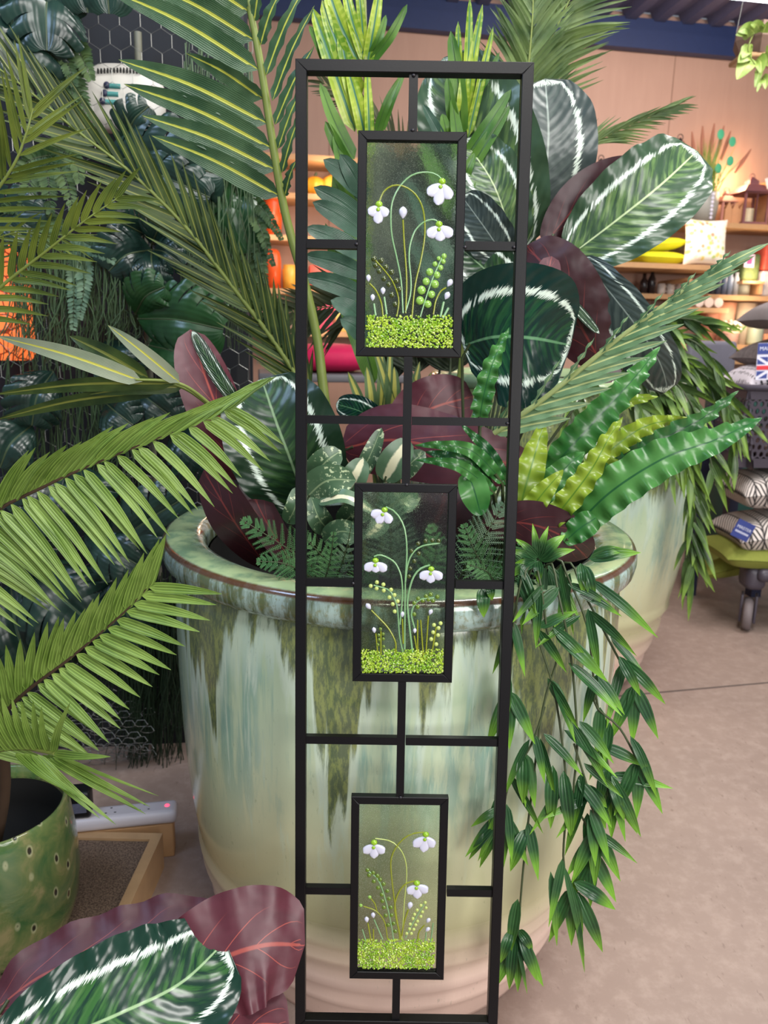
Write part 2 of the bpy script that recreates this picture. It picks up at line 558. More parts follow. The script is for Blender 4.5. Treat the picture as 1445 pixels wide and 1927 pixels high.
M_['cal_teal'] = calathea('calathea_teal', (10, 44, 38), (26, 72, 44), (54, 104, 58), rough=0.25)
M_['cal_dark'] = calathea('calathea_dark', (28, 52, 34), (44, 76, 40), (76, 104, 64))
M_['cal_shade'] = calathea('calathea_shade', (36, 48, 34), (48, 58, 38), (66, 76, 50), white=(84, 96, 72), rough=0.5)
M_['cal_fore'] = calathea('calathea_front', (22, 52, 40), (52, 96, 48), (110, 140, 90), rough=0.22, lightf=0.3)
M_['maroon'] = calathea('calathea_maroon', (34, 56, 44), (50, 80, 50), (90, 110, 80), under=(94, 40, 52), vein=(164, 76, 66), rough=0.42, bumpv=0.0)
M_['maroon_dark'] = calathea('calathea_dark_maroon', (34, 56, 44), (50, 80, 50), (90, 110, 80), under=(58, 22, 30), vein=(116, 46, 44), rough=0.42, bumpv=0.0)
M_['wallleaf'] = blade('glossy_wall_leaf', (18, 38, 32), (36, 62, 52), rib=(80, 108, 84), ribw=0.03, rough=0.26, trans=0.05)
M_['wallleaf_green'] = blade('green_wall_leaf', (24, 60, 30), (44, 84, 44), rib=(80, 120, 74), ribw=0.03, rough=0.28, trans=0.08)
M_['wire'] = plain('galvanised_wire', (150, 150, 146), 0.35, metal=0.8)
M_['wood'] = plain('pine_wood', (196, 152, 106), 0.55)


def mottled():
    m = NT('mottled_leaf')
    tc, u, v = m.uv()
    a = m.m('ABSOLUTE', m.m('SUBTRACT', m.m('MULTIPLY', u, 2.0), 1.0))
    nz = m.noise(tc.outputs['Object'], 130.0, 3, 0.6)
    big = m.noise(tc.outputs['Object'], 22.0, 2)
    base = m.mix(big, lin((48, 82, 56)), lin((88, 116, 84)))
    sp = m.m('MULTIPLY', m.ss(nz, 0.56, 0.62), m.ss(big, 0.4, 0.55))
    base = m.mix(sp, base, lin((196, 208, 166)))
    base = m.mix(m.m('SUBTRACT', 1.0, m.ss(a, 0.03, 0.07)), base, lin((142, 160, 120)))
    m.bump(big, 0.3, 0.004)
    return m.fin(base, 0.32)


def cream_mottled():
    m = NT('cream_centred_leaf')
    tc, u, v = m.uv()
    a = m.m('ABSOLUTE', m.m('SUBTRACT', m.m('MULTIPLY', u, 2.0), 1.0))
    nz = m.noise(tc.outputs['Object'], 60.0, 3, 0.6)
    base = m.mix(nz, lin((64, 96, 70)), lin((104, 132, 100)))
    base = m.mix(m.m('SUBTRACT', 1.0, m.ss(m.m('ADD', a, m.m('MULTIPLY', nz, 0.3)), 0.36, 0.5)), base, lin((228, 222, 186)))
    return m.fin(base, 0.35)


M_['mottled'] = mottled()
M_['cream'] = cream_mottled()


def glass_mat():
    m = NT('seedy_glass')
    tc = m.n('ShaderNodeTexCoord')
    nz = m.noise(tc.outputs['Object'], 260.0, 2, 0.6)
    nb = m.noise(tc.outputs['Object'], 45.0, 2)
    m.bump(m.m('ADD', nz, m.m('MULTIPLY', nb, 1.2)), 0.10, 0.0012)
    m.b.inputs['Transmission Weight'].default_value = 1.0
    m.b.inputs['IOR'].default_value = 1.45
    gr = m.noise(tc.outputs['Object'], 900.0, 2, 0.7)
    return m.fin(lin((226, 236, 222)), m.m('ADD', 0.015, m.m('MULTIPLY', m.ss(gr, 0.5, 0.66), 0.3)))


M_['glass'] = glass_mat()
M_['petal'] = plain('white_fused_glass', (206, 206, 224), 0.15, var=0.06, coat=0.5)
M_['calyx'] = plain('lime_fused_glass', (150, 196, 40), 0.2, var=0.15, coat=0.5)
M_['rod_pale'] = plain('pale_green_glass_rod', (132, 176, 124), 0.18, coat=0.5)
M_['rod_olive'] = plain('olive_glass_rod', (142, 150, 32), 0.2, coat=0.5)
M_['bead_light'] = plain('light_green_glass_bead', (140, 186, 78), 0.18, coat=0.5)
M_['bead_yellow'] = plain('yellow_green_glass_bead', (190, 206, 112), 0.2, coat=0.5)
M_['bead_dark'] = plain('dark_olive_glass_bead', (60, 72, 16), 0.08, coat=0.8)
M_['bead_olive'] = plain('olive_glass_bead', (96, 124, 24), 0.1, coat=0.8)


def frit():
    m = NT('green_glass_frit')
    tc = m.n('ShaderNodeTexCoord')
    nz = m.n('ShaderNodeTexNoise', {'Vector': tc.outputs['Object'], 'Scale': 420.0, 'Detail': 2.0}).outputs[0]
    nb = m.noise(tc.outputs['Object'], 60.0, 2)
    c = m.mix(m.ss(nb, 0.35, 0.65), lin((120, 164, 26)), lin((164, 190, 52)))
    c = m.mix(m.ss(nz, 0.56, 0.66), c, lin((222, 230, 150)))
    return m.fin(c, 0.25, coat=0.4)


M_['frit'] = frit()

# ------------------------------------------------------------------ the setting
def concrete():
    m = NT('concrete_floor')
    tc = m.n('ShaderNodeTexCoord')
    o = tc.outputs['Object']
    n1 = m.noise(o, 1.6, 5, 0.6)
    n2 = m.noise(o, 22.0, 5, 0.7)
    n3 = m.noise(m.n('ShaderNodeMapping', {'Vector': o, 'Scale': (60, 26, 1)}).outputs[0], 1.0, 3, 0.6)
    c = m.mix(n1, lin((122, 104, 95)), lin((164, 143, 132)))
    c = m.mix(m.m('MULTIPLY', m.ss(n2, 0.42, 0.7), 0.35), c, lin((180, 161, 150)))
    c = m.mix(m.m('MULTIPLY', m.ss(n3, 0.62, 0.72), 0.5), c, lin((112, 92, 82)))
    m.bump(n2, 0.12, 0.003)
    return m.fin(c, 0.48)


def ply_wall():
    m = NT('plywood_wall')
    tc = m.n('ShaderNodeTexCoord')
    o = tc.outputs['Object']
    mp = m.n('ShaderNodeMapping', {'Vector': o, 'Scale': (5, 5, 0.7)})
    n1 = m.noise(mp.outputs[0], 3.0, 5, 0.6, 0.8)
    c = m.mix(n1, lin((176, 138, 120)), lin((192, 154, 134)))
    return m.fin(c, 0.6)


fl = MB()
fl.grid([[(-3.5, -1.2, 0), (4.5, -1.2, 0)], [(-3.5, 8, 0), (4.5, 8, 0)]])
floor = struct(fl.build('floor', concrete(), smooth=False))
# expansion joint
ja, jb = Pz(1100, 1316, 0.0), Pz(1600, 1271, 0.0)
jt = MB()
dj = nrm(jb - ja)
jt.box((ja + jb) / 2 + np.array([0, 0, 0.0008]), (np.linalg.norm(jb - ja) + 1.2, 0.009, 0.0016), [dj, np.cross([0, 0, 1], dj), np.array([0, 0, 1.0])])
struct(jt.build('trim_1', plain('joint_filler', (96, 82, 76), 0.8), smooth=False))

# rear plywood wall, turned a little so that it runs away to the right
BA = math.radians(9.5)
bx = np.array([math.cos(BA), math.sin(BA), 0])       # along the wall
by = np.array([-math.sin(BA), math.cos(BA), 0])      # into the wall
bz = np.array([0, 0, 1.0])
B0 = np.array([1.0, 5.6, 0])


def wallpt(px, py, off=0.0):
    """Where the sight line of a photo point meets the plane OFF metres in front of the rear wall."""
    d = fw + cr * (px - 722.5) / F - cu * (py - 963.5) / F
    o = B0 - by * off
    return CAMP + d * (float(np.dot(o - CAMP, by)) / float(np.dot(d, by)))


BAX = [bx, by, bz]
wm = MB()
wm.box(B0 + by * 0.03 + bz * 1.7, (9.0, 0.06, 3.4), BAX)
struct(wm.build('wall_back', ply_wall(), smooth=False))
seam = MB()
for px in (1262, 620):
    q = wallpt(px, 200, 0.0)
    seam.box((q[0], q[1], 1.7), (0.006, 0.003, 3.3), BAX)
struct(seam.build('trim_2', plain('board_joint', (150, 112, 92), 0.7), smooth=False))
bm_ = MB()
zb = wallpt(1300, 99, 0.09)[2]
bq = wallpt(1000, 90, 0.055)
bm_.box(np.array([bq[0], bq[1], zb + 0.055]), (9.0, 0.07, 0.11), BAX)
bm_.box(np.array([bq[0], bq[1], zb + 0.145]) + by * 0.02, (9.0, 0.05, 0.09), BAX)
struct(bm_.build('trim_3', plain('navy_steel', (32, 50, 96), 0.5), smooth=False))
# corrugated roof deck over the rear half of the shop, ribs running towards the viewer
cg = MB()
rows = []
xs = []
x = -4.5
prof = [(0, 0), (0.07, 0), (0.10, 0.05), (0.17, 0.05), (0.20, 0.0)]
while x < 4.6:
    for a, b in prof[:-1]:
        xs.append((x + a, b))
    x += 0.20
for t in (0.0, 3.0):
    rows.append([B0 + bx * a - by * (t + 0.05) + bz * (zb + 0.175 + b + t * 0.02) for a, b in xs])
cg.grid(rows)
struct(cg.build('ceiling', plain('grey_steel_deck', (84, 84, 112), 0.5), smooth=False))

# ------------------------------------------------------------------ the trellis
TO = np.array([0.037923, 1.01319635, 0.05180 + 0.18])
TX = np.array([0.99997283, 0.00177095, 0.00715538])
TZ = np.array([-0.00729172, 0.09542507, 0.99540991])
TN = np.array([0.00108002, -0.99543504, 0.09543539])    # towards the viewer
TAX = [TX, -TN, TZ]


def tl(a, b, o=0.0):
    return TO + TX * a + TZ * b + TN * o


def tp(px, py, o=0.0):
    d = fw + cr * (px - 722.5) / F - cu * (py - 963.5) / F
    q = TO + TN * o
    return CAMP + d * (float(np.dot(q - CAMP, TN)) / float(np.dot(d, TN)))


tre = thing('garden_trellis', 'tall black steel trellis with three snowdrop glass panels before the big planter', 'trellis', tl(0, -0.235))


def mitred(name, x0, x1, b0, b1, w_, dep, parent, mat):
    """Rectangular frame of square tube with mitred corners, a gap line left at each mitre by the bevelled edge."""
    m = MB()
    e = 0.0008
    cs = [((x0, b0), (x1, b0), (x1 - w_, b0 + w_), (x0 + w_, b0 + w_)), ((x1, b0), (x1, b1), (x1 - w_, b1 - w_), (x1 - w_, b0 + w_)),
          ((x1, b1), (x0, b1), (x0 + w_, b1 - w_), (x1 - w_, b1 - w_)), ((x0, b1), (x0, b0), (x0 + w_, b0 + w_), (x0 + w_, b1 - w_))]
    for q in cs:
        c = np.mean(np.array(q), axis=0)
        rows = []
        for (o, ins) in ((-dep / 2, e), (-dep / 2 + e, 0), (dep / 2 - e, 0), (dep / 2, e)):
            ring = []
            for (a, b) in q:
                d = np.array([a, b]) - c
                k = np.array([a, b]) - np.sign(d) * ins
                ring.append(tl(k[0], k[1], o))
            rows.append(ring)
        m.grid(rows, closed=True)
        m.poly(rows[0][::-1])
        m.poly(rows[-1])
    return m.build(name, mat, parent, smooth=False)


mitred('outer_frame', -0.16, 0.16, -0.006, 1.432, 0.0155, 0.018, tre, M_['black'])
for s in (-1, 1):
    m = MB()
    m.box(tl(s * 0.1522, -0.118), (0.0155, 0.016, 0.226), TAX)
    m.build('leg', M_['black'], tre, smooth=False)
PAN = [(1.0423, 1.3430), (0.5660, 0.8620), (0.0805, 0.3840)]
for (b, x0, x1) in ((1.1940, -0.1445, -0.0745), (1.1945, 0.0745, 0.1445), (0.9525, -0.1445, -0.006), (0.9525, 0.006, 0.1445), (0.7150, -0.1445, -0.0745), (0.7150, 0.0745, 0.1445),
                    (0.4728, -0.1445, -0.006), (0.4728, 0.006, 0.1445), (0.2278, -0.1445, -0.0745), (0.2278, 0.0745, 0.1445)):
    m = MB()
    m.box(tl((x0 + x1) / 2, b), (x1 - x0, 0.011, 0.0118), TAX)
    m.build('cross_bar', M_['black'], tre, smooth=False)
for (b0, b1) in ((1.343, 1.4165), (0.862, 1.0423), (0.384, 0.566), (0.0095, 0.0805)):
    m = MB()
    m.box(tl(-0.001, (b0 + b1) / 2), (0.0120, 0.0112, b1 - b0), TAX)
    m.build('centre_bar', M_['black'], tre, smooth=False)
for (a, b) in ((-0.001, 1.414), (-0.001, 1.344), (-0.0755, 1.194), (0.0745, 1.192), (0.142, 1.193), (0.0, 0.861), (0.142, 0.951), (-0.0755, 0.715), (0.0, 0.384)):
    wd = MB()
    wd.blob(tl(a, b, 0.0065), (0.0028, 0.002, 0.0022), TAX)
    wd.build('weld', M_['weld'], tre)

PW = []
for i, (b0, b1) in enumerate(PAN):
    fr = mitred('panel_frame', -0.0750, 0.0730, b0, b1, 0.0122, 0.013, tre, M_['black'])
    fr['label'] = ('top', 'middle', 'bottom')[i] + ' panel frame with fused glass snowdrops'
    PW.append(fr)
    m = MB()
    m.box(tl(-0.001, (b0 + b1) / 2), (0.1240, 0.0032, b1 - b0 - 0.024), TAX)
    m.build('glass_pane', M_['glass'], fr, smooth=False)

CR = [((660, 240), 4.378), ((640, 890), 4.70), ((640, 1480), 4.3125)]
GO = 0.0046


def cpt(i, x, y, o=GO):
    (ox, oy), s = CR[i]
    return tp(ox + x / s, oy + y / s, o)


def csz(i, d):
    return d / CR[i][1] * 1.09 / F


def g_stem(i, mat, r, *pts):
    m = MB()
    m.tube([cpt(i, x, y) for x, y in pts], csz(i, r), 6, n=max(6, len(pts) * 3))
    m.build('flower_stem', M_[mat], PW[i])


def g_beads(i, name, mat, lst, r0=20):
    m = MB()
    for b in lst:
        r = csz(i, b[2] if len(b) > 2 else r0)
        m.blob(cpt(i, b[0], b[1]), (r, r * 0.6, r), TAX, 10, 7)
    m.build(name, M_[mat], PW[i])


def g_bud(i, x, y, r=22, tilt=0):
    m = MB()
    r = csz(i, r)
    a = math.radians(tilt)
    X = TX * math.cos(a) + TZ * math.sin(a)
    Z = TZ * math.cos(a) - TX * math.sin(a)
    rows = []
    for k in range(9):
        t = k / 8
        rr = r * 0.85 * (math.sin(PI * t) ** 0.7) * (0.7 + 0.5 * t)
        rows.append([cpt(i, x, y) + Z * (t * 2 - 1) * r * 1.15 + (X * math.cos(q) + TN * 0.6 * math.sin(q)) * max(rr, 1e-5) for q in np.linspace(0, 2 * PI, 8, endpoint=False)])
    m.grid(rows, closed=True)
    m.build('flower_bud', M_['petal'], PW[i])


def g_flower(i, cal, petals, r=50):
    p = MB()
    cx, cy = cal
    for (x, y) in petals:
        r_ = csz(i, r)
        c = np.array([cpt(i, cx, cy + 18), cpt(i, x, y)])
        ax = nrm(c[1] - c[0])
        X = nrm(np.cross(ax, TN))
        L = np.linalg.norm(c[1] - c[0]) * 1.62
        rows = []
        for k in range(10):
            t = k / 9
            hw = r_ * (0.22 + 0.8 * math.sin(PI * min(1, t * 0.72 + 0.02)) ** 1.1) * (1 if t < 0.8 else math.sqrt(max(0, 1 - ((t - 0.8) / 0.2) ** 2 * 0.92)))
            q0 = c[0] + ax * L * t
            rows.append([q0 + X * hw * math.cos(a) * 0.86 + TN * 0.0022 * math.sin(a) for a in np.linspace(0, 2 * PI, 10, endpoint=False)])
        p.grid(rows, closed=True)
        p.poly(rows[0][::-1])
        p.poly(rows[-1])
    p.build('snowdrop_petals', M_['petal'], PW[i])
    m = MB()
    m.blob(cpt(i, cx, cy, GO + 0.001), (csz(i, 30), csz(i, 20), csz(i, 26)), TAX, 10, 7)
    m.blob(cpt(i, (cx * 2 + petals[1][0]) / 3 - 4, cy + 42, GO + 0.0024), (csz(i, 17), csz(i, 9), csz(i, 16)), TAX, 8, 6)
    m.build('flower_calyx', M_['calyx'], PW[i])


def g_grass(i, x0, x1, y0, y1, n):
    m = MB()
    rnd = random.Random(i)
    for k in range(n):
        x = rnd.uniform(x0, x1)
        yy = y1 - (y1 - y0) * rnd.random() ** 0.9
        if yy < y0 + 0.12 * (y1 - y0) and rnd.random() < 0.6:
            continue
        r = csz(i, rnd.uniform(7, 15))
        a = np.array([rnd.gauss(0, 1) for _ in range(3)])
        A = nrm(a)
        B = nrm(np.cross(A, TX + 0.01))
        m.blob(cpt(i, x, yy, 0.0018 + rnd.uniform(0.001, 0.004)), (r, r * 0.8, r * 0.7), [A, B, np.cross(A, B)], 5, 4)
    m.build('frit_grass', M_['frit'], PW[i], smooth=False, kind='stuff')


ST = g_stem
# top panel
ST(0, 'rod_pale', 7, (430, 1530), (415, 1270), (380, 1080), (340, 900), (330, 760), (340, 620), (400, 490), (500, 395), (610, 368), (700, 385), (752, 430))
ST(0, 'rod_olive', 7, (503, 1570), (530, 1300), (580, 1080), (610, 880), (600, 700), (560, 590), (500, 520), (420, 480), (340, 480), (270, 530), (233, 615))
ST(0, 'rod_pale', 7, (450, 1520), (490, 1380), (495, 1250), (480, 1080), (490, 960), (530, 850), (600, 780), (680, 758), (727, 785))
ST(0, 'rod_olive', 7, (452, 1530), (460, 1250), (440, 950), (430, 760))
g_bud(0, 430, 700, 42, 0)
ST(0, 'rod_olive', 6, (378, 1560), (395, 1420), (350, 1280), (280, 1180), (195, 1085))
g_beads(0, 'fern_bead', 'bead_dark', [(190, 1080), (250, 1095), (205, 1135), (288, 1148), (235, 1183), (335, 1190), (273, 1243), (377, 1262), (312, 1292), (400, 1330), (338, 1378), (365, 1455)], 23)
ST(0, 'rod_pale', 6, (572, 1560), (620, 1400), (680, 1230), (750, 1075))
g_beads(0, 'fern_bead', 'bead_light', [(768, 1060, 23), (724, 1078, 18), (762, 1103, 21), (693, 1125, 22), (740, 1155, 23), (650, 1190, 31), (710, 1215, 29), (620, 1268, 31), (693, 1290, 34), (583, 1340, 36), (665, 1375, 31), (570, 1425, 35), (635, 1455, 31)])
ST(0, 'rod_olive', 7, (265, 1550), (250, 1440), (205, 1340), (155, 1285))
ST(0, 'rod_pale', 9, (296, 1540), (275, 1395))
ST(0, 'rod_pale', 9, (205, 1550), (190, 1450))
ST(0, 'rod_olive', 7, (680, 1540), (700, 1430), (740, 1350), (785, 1320))
ST(0, 'rod_pale', 10, (738, 1560), (766, 1435))
ST(0, 'rod_pale', 10, (758, 1572), (805, 1485))
for b in ((145, 1240, 25, 0), (265, 1345, 26, 0), (180, 1400, 24, 0), (815, 1280, 30, -30), (793, 1385, 30, -25)):
    g_bud(0, *b)
g_flower(0, (752, 445), ((678, 518), (728, 572), (796, 540)), 52)
g_flower(0, (232, 632), ((180, 690), (225, 738), (275, 698)), 47)
g_flower(0, (727, 797), ((670, 866), (735, 890), (795, 862)), 52)
g_grass(0, 128, 838, 1548, 1815, 1500)
# middle panel
ST(1, 'rod_pale', 8, (570, 1560), (575, 1000), (590, 700), (575, 520), (540, 420), (480, 340), (405, 300))
ST(1, 'rod_pale', 8, (528, 1340), (550, 1100), (545, 950), (525, 870), (480, 790), (400, 740), (340, 725), (300, 740))
ST(1, 'rod_pale', 10, (640, 1590), (612, 1350), (595, 1150), (620, 1000), (660, 900), (720, 840), (795, 815))
ST(1, 'rod_pale', 8, (575, 980), (600, 800), (650, 700), (730, 645), (880, 622))
g_beads(1, 'fern_bead', 'bead_dark', [(690, 625), (755, 602), (815, 597), (870, 600), (630, 690), (695, 712), (655, 780), (620, 845), (610, 915)], 21)
ST(1, 'rod_pale', 7, (555, 1585), (525, 1440), (505, 1200), (470, 1090), (420, 1030), (295, 993))
g_beads(1, 'fern_bead', 'bead_yellow', [(270, 1000), (325, 967), (322, 1022), (382, 987), (385, 1040), (450, 1033), (435, 1100), (480, 1080), (465, 1160), (508, 1135), (482, 1225)], 20)
ST(1, 'rod_pale', 8, (658, 1370), (630, 1260), (650, 1180), (710, 1120), (830, 1105))
g_beads(1, 'fern_bead', 'bead_olive', [(690, 1110), (760, 1090), (800, 1075), (860, 1095), (730, 1130), (780, 1120), (655, 1150), (685, 1185), (820, 1130), (655, 1250)], 21)
ST(1, 'rod_olive', 8, (488, 1600), (490, 1500), (430, 1380), (350, 1290), (275, 1215))
for a in (((550, 1290), (558, 1510)), ((780, 1265), (755, 1650)), ((335, 1630), (315, 1420)), ((360, 1610), (360, 1400)), ((805, 1630), (850, 1360)), ((685, 1590), (685, 1300)), ((735, 1620), (712, 1300)), ((682, 1590), (655, 1440))):
    ST(1, 'rod_olive', 7, *a)
g_beads(1, 'fern_bead', 'bead_olive', [(357, 1380), (342, 1435), (380, 1425), (345, 1475), (382, 1468), (335, 1520), (385, 1535)], 17)
g_beads(1, 'fern_bead', 'bead_yellow', [(830, 1345), (888, 1330), (870, 1372), (822, 1410), (865, 1435), (805, 1470), (850, 1515)], 20)
for b in ((250, 1180, 30, 40), (550, 1250, 25, 0), (800, 1230, 25, -20), (660, 1395, 22, 0), (300, 1390, 25, 10)):
    g_bud(1, *b)
g_flower(1, (392, 327), ((318, 362), (352, 405), (424, 406)), 50)
g_flower(1, (312, 775), ((254, 832), (315, 846), (372, 836)), 50)
g_flower(1, (805, 850), ((744, 906), (800, 932), (864, 908)), 50)
g_grass(1, 190, 908, 1560, 1768, 1300)
# bottom panel
ST(2, 'rod_olive', 7, (485, 1240), (450, 1000), (420, 760), (412, 600), (450, 500), (520, 420), (600, 380), (690, 372))
ST(2, 'bead_yellow', 5, (500, 1240), (520, 950), (540, 700), (520, 570), (470, 490), (400, 440), (285, 422))
ST(2, 'rod_olive', 8, (495, 1240), (450, 1050), (445, 950), (480, 850), (540, 785), (615, 767))
ST(2, 'rod_olive', 8, (500, 1210), (520, 1100), (553, 1000))
g_bud(2, 567, 965, 31, -10)
ST(2, 'rod_pale', 6, (440, 1280), (410, 1100), (370, 930), (310, 760), (220, 680))
g_beads(2, 'fern_bead', 'bead_olive', [(222, 678), (235, 720), (268, 700), (303, 725), (273, 770), (325, 755), (308, 822), (353, 792), (338, 878), (383, 848), (343, 930), (397, 910), (355, 982), (412, 982), (370, 1048), (418, 1045), (390, 1125), (435, 1112), (448, 1175)], 20)
ST(2, 'rod_pale', 5, (530, 1230), (600, 1090), (690, 940))
g_beads(2, 'fern_bead', 'bead_yellow', [(690, 942), (655, 965), (697, 985), (625, 1003), (668, 1018), (603, 1038), (655, 1055), (590, 1072), (628, 1093), (568, 1117), (613, 1123), (563, 1155), (597, 1160), (540, 1193), (578, 1193)], 16)
ST(2, 'rod_olive', 6, (385, 1240), (360, 1100), (290, 1010), (190, 972))
ST(2, 'rod_olive', 6, (298, 1010), (280, 950), (245, 905))
g_beads(2, 'fern_bead', 'bead_light', [(167, 965, 17), (240, 898, 17)])
for a in (((225, 1110), (250, 1250)), ((270, 1160), (270, 1250)), ((628, 1270), (640, 1180), (685, 1125))):
    ST(2, 'rod_olive', 7, *a)
for a in (((275, 1080), (345, 1240)), ((180, 1160), (208, 1250)), ((690, 1290), (698, 1185)), ((730, 1290), (755, 1110))):
    ST(2, 'rod_pale', 6, *a)
for b in ((215, 1080, 26, 10), (268, 1045, 25, 10), (715, 1087, 24, -30), (710, 1160, 24, -40)):
    g_bud(2, *b)
g_flower(2, (695, 390), ((634, 455), (683, 482), (735, 458)), 50)
g_flower(2, (275, 455), ((224, 512), (275, 538), (326, 512)), 48)
g_flower(2, (622, 785), ((578, 842), (625, 866), (676, 834)), 50)
g_grass(2, 145, 765, 1240, 1478, 1400)

# ------------------------------------------------------------------ the big planters
def planter(name, label, c, body, lip, ridges, gm):
    t = thing(name, label, 'planter', (c[0], c[1], 0))
    m = MB()
    z0, z1 = body[0][1], body[-1][1]
    pts = spline([(r, 0, z) for r, z in body], 60)
    prof = [(0.02, 0.0)]
    for r, _, z in pts:
        d = sum(0.009 * math.exp(-((z - q) / 0.013) ** 2) for q in ridges)
        prof.append((r + d, z))
    m.lathe(prof, (c[0], c[1], 0), 96)
    m.build('body', gm, t)
    m = MB()
    m.lathe([(a, b) for a, b in lip], (c[0], c[1], 0), 96)
    m.build('rim', M_['rim'], t)
    ri = lip[-1][0]
    zt = lip[-1][1]
    m = MB()
    m.lathe([(ri - 0.004, zt), (ri + 0.012, zt - 0.12), (ri + 0.01, zt - 0.16), (0.001, zt - 0.15)], (c[0], c[1], 0), 64)
    m.build('compost', M_['soil'], t)
    return t


RZ = 0.913
planter('glazed_planter', 'big green glazed planter full of mixed foliage, behind the trellis', (0.031, 1.567),
        [(0.352, 0.0), (0.372, 0.06), (0.405, 0.17), (0.434, 0.32), (0.449, 0.48), (0.455, 0.63), (0.456, 0.76), (0.452, 0.83), (0.446, 0.858)],
        [(0.446, 0.852), (0.452, 0.852), (0.466, 0.858), (0.476, 0.868), (0.4795, 0.885), (0.4785, 0.899), (0.474, 0.908), (0.466, 0.9125), (0.445, 0.914), (0.415, 0.911), (0.40, 0.904), (0.393, 0.89), (0.392, 0.87)],
        (0.085, 0.14, 0.205, 0.245), M_['glaze'])
planter('tall_glazed_planter', 'taller pale green glazed planter standing behind the big planter on the right', (0.633, 2.95),
        [(0.36, 0.0), (0.40, 0.08), (0.45, 0.22), (0.50, 0.42), (0.53, 0.66), (0.535, 0.86), (0.52, 1.0), (0.47, 1.10), (0.44, 1.13)],
        [(0.44, 1.125), (0.455, 1.128), (0.466, 1.142), (0.468, 1.158), (0.46, 1.17), (0.445, 1.175), (0.42, 1.172), (0.405, 1.16), (0.40, 1.14)],
        (0.10, 0.17, 0.245, 0.33), M_['glaze_pale'])


# ------------------------------------------------------------------ plant helpers working from sight lines plus a depth
def LP(pts):
    return [P(*p) for p in pts]


def leaf_part(parent, mat, pts, wpx, name='leaf', petiole=None, pr=0.003, **kw):
    """One broad leaf as a part; PETIOLE adds the stalk from the leaf base down to a point."""
    W_ = LP(pts)
    m = MB()
    m.leaf(W_, wpx * pxs(np.mean(W_, axis=0)), **kw)
    o = m.build(name, M_[mat], parent)
    if petiole is not None:
        s = MB()
        e = np.array(petiole, float)
        mid = (W_[0] + e) / 2 + np.array([0, 0, 0.02])
        s.tube([e, mid, W_[0], W_[0] + (W_[1] - W_[0]) * 0.25], pr, 6, n=10)
        s.build('leaf_stalk', M_['stem_dark'], o)
    return o


def frond_part(parent, mat, pts, n, Lpx, wpx, ang=(55, 25), sides=(1, -1), t0=0.1, roll=0.0, droop=0.15, prof=(0.35, 0.9), taper=(0.75, 0.55), rr=0.003, lroll=20, nu=5, nv=9, ramat='stem', name='frond', jit=0.06, seed=0, curve=0.0, ang2=None):
    rnd = random.Random(seed)
    W_ = LP(pts)
    C_ = spline(W_, 60)
    sc = pxs(np.mean(W_, axis=0))
    m = MB()
    for k in range(n):
        t = t0 + (1 - t0) * k / (n - 1)
        i = min(int(t * 59), 58)
        p = C_[i]
        T = nrm(C_[min(i + 1, 59)] - C_[max(i - 1, 0)])
        V = nrm(CAMP - p)
        Sd = nrm(np.cross(T, V))
        N = np.cross(Sd, T)
        r = math.radians(roll)
        Sd, N = Sd * math.cos(r) + N * math.sin(r), N * math.cos(r) - Sd * math.sin(r)
        env = taper[0] + (1 - taper[0]) * min(1, t * 3) if t < 0.35 else 1 - (1 - taper[1]) * ((t - 0.35) / 0.65)
        for s in sides:
            L = Lpx * sc * env * (1 + rnd.uniform(-jit, jit))
            aa = ang2 if (ang2 is not None and s > 0) else ang
            a = math.radians(aa[0] + (aa[1] - aa[0]) * t + rnd.uniform(-3, 3))
            d = T * math.cos(a) + Sd * s * math.sin(a) + N * rnd.uniform(0.05, 0.16)
            d = nrm(d)
            q0 = p + T * rnd.uniform(-1, 1) * 0.002
            q1 = q0 + d * L * 0.5 + np.array([0, 0, -droop * L * 0.12]) + T * curve * L * 0.3
            q2 = q0 + d * L + np.array([0, 0, -droop * L * 0.55]) + T * curve * L
            m.leaf([q0, q1, q2], wpx * sc * (0.75 + 0.25 * env), prof, roll=rnd.uniform(-lroll, lroll), cup=0.25, nu=nu, nv=nv)
    o = m.build(name, M_[mat], parent)
    s = MB()
    s.tube(C_, lambda t: rr * (1 - 0.75 * t), 6)
    s.build('rachis', M_[ramat], o)
    return o


def leaflets_part(parent, mat, rachis, lst, rr=0.006, ramat='stem', name='frond', prof=(0.35, 0.75), nu=5, nv=14, cup=0.18, dY=-0.05, wave=0.0):
    """A frond given leaflet by leaflet: (base px, base py, tip px, tip py, width px[, roll])."""
    R_ = np.array(rachis, float)
    m = MB()
    for L in lst:
        bx_, by_, tx, ty, wp = L[:5]
        Yb = float(np.interp(by_, R_[np.argsort(R_[:, 1]), 1], R_[np.argsort(R_[:, 1]), 2]))
        a = P(bx_, by_, Yb)
        c = P(tx, ty, Yb + (L[6] if len(L) > 6 else dY))
        b = (a + c) / 2 + np.array([0, -0.01, 0.03 * np.linalg.norm(c - a)])
        m.leaf([a, b, c], wp * pxs(a), prof, roll=(L[5] if len(L) > 5 else random.uniform(-15, 15)), cup=cup, nu=nu, nv=nv, wave=wave, wn=4)
    o = m.build(name, M_[mat], parent)
    s = MB()
    W_ = LP(rachis)
    s.tube(W_, lambda t: rr * (1 - 0.45 * t), 8, n=40)
    s.build('rachis', M_[ramat], o)
    return o


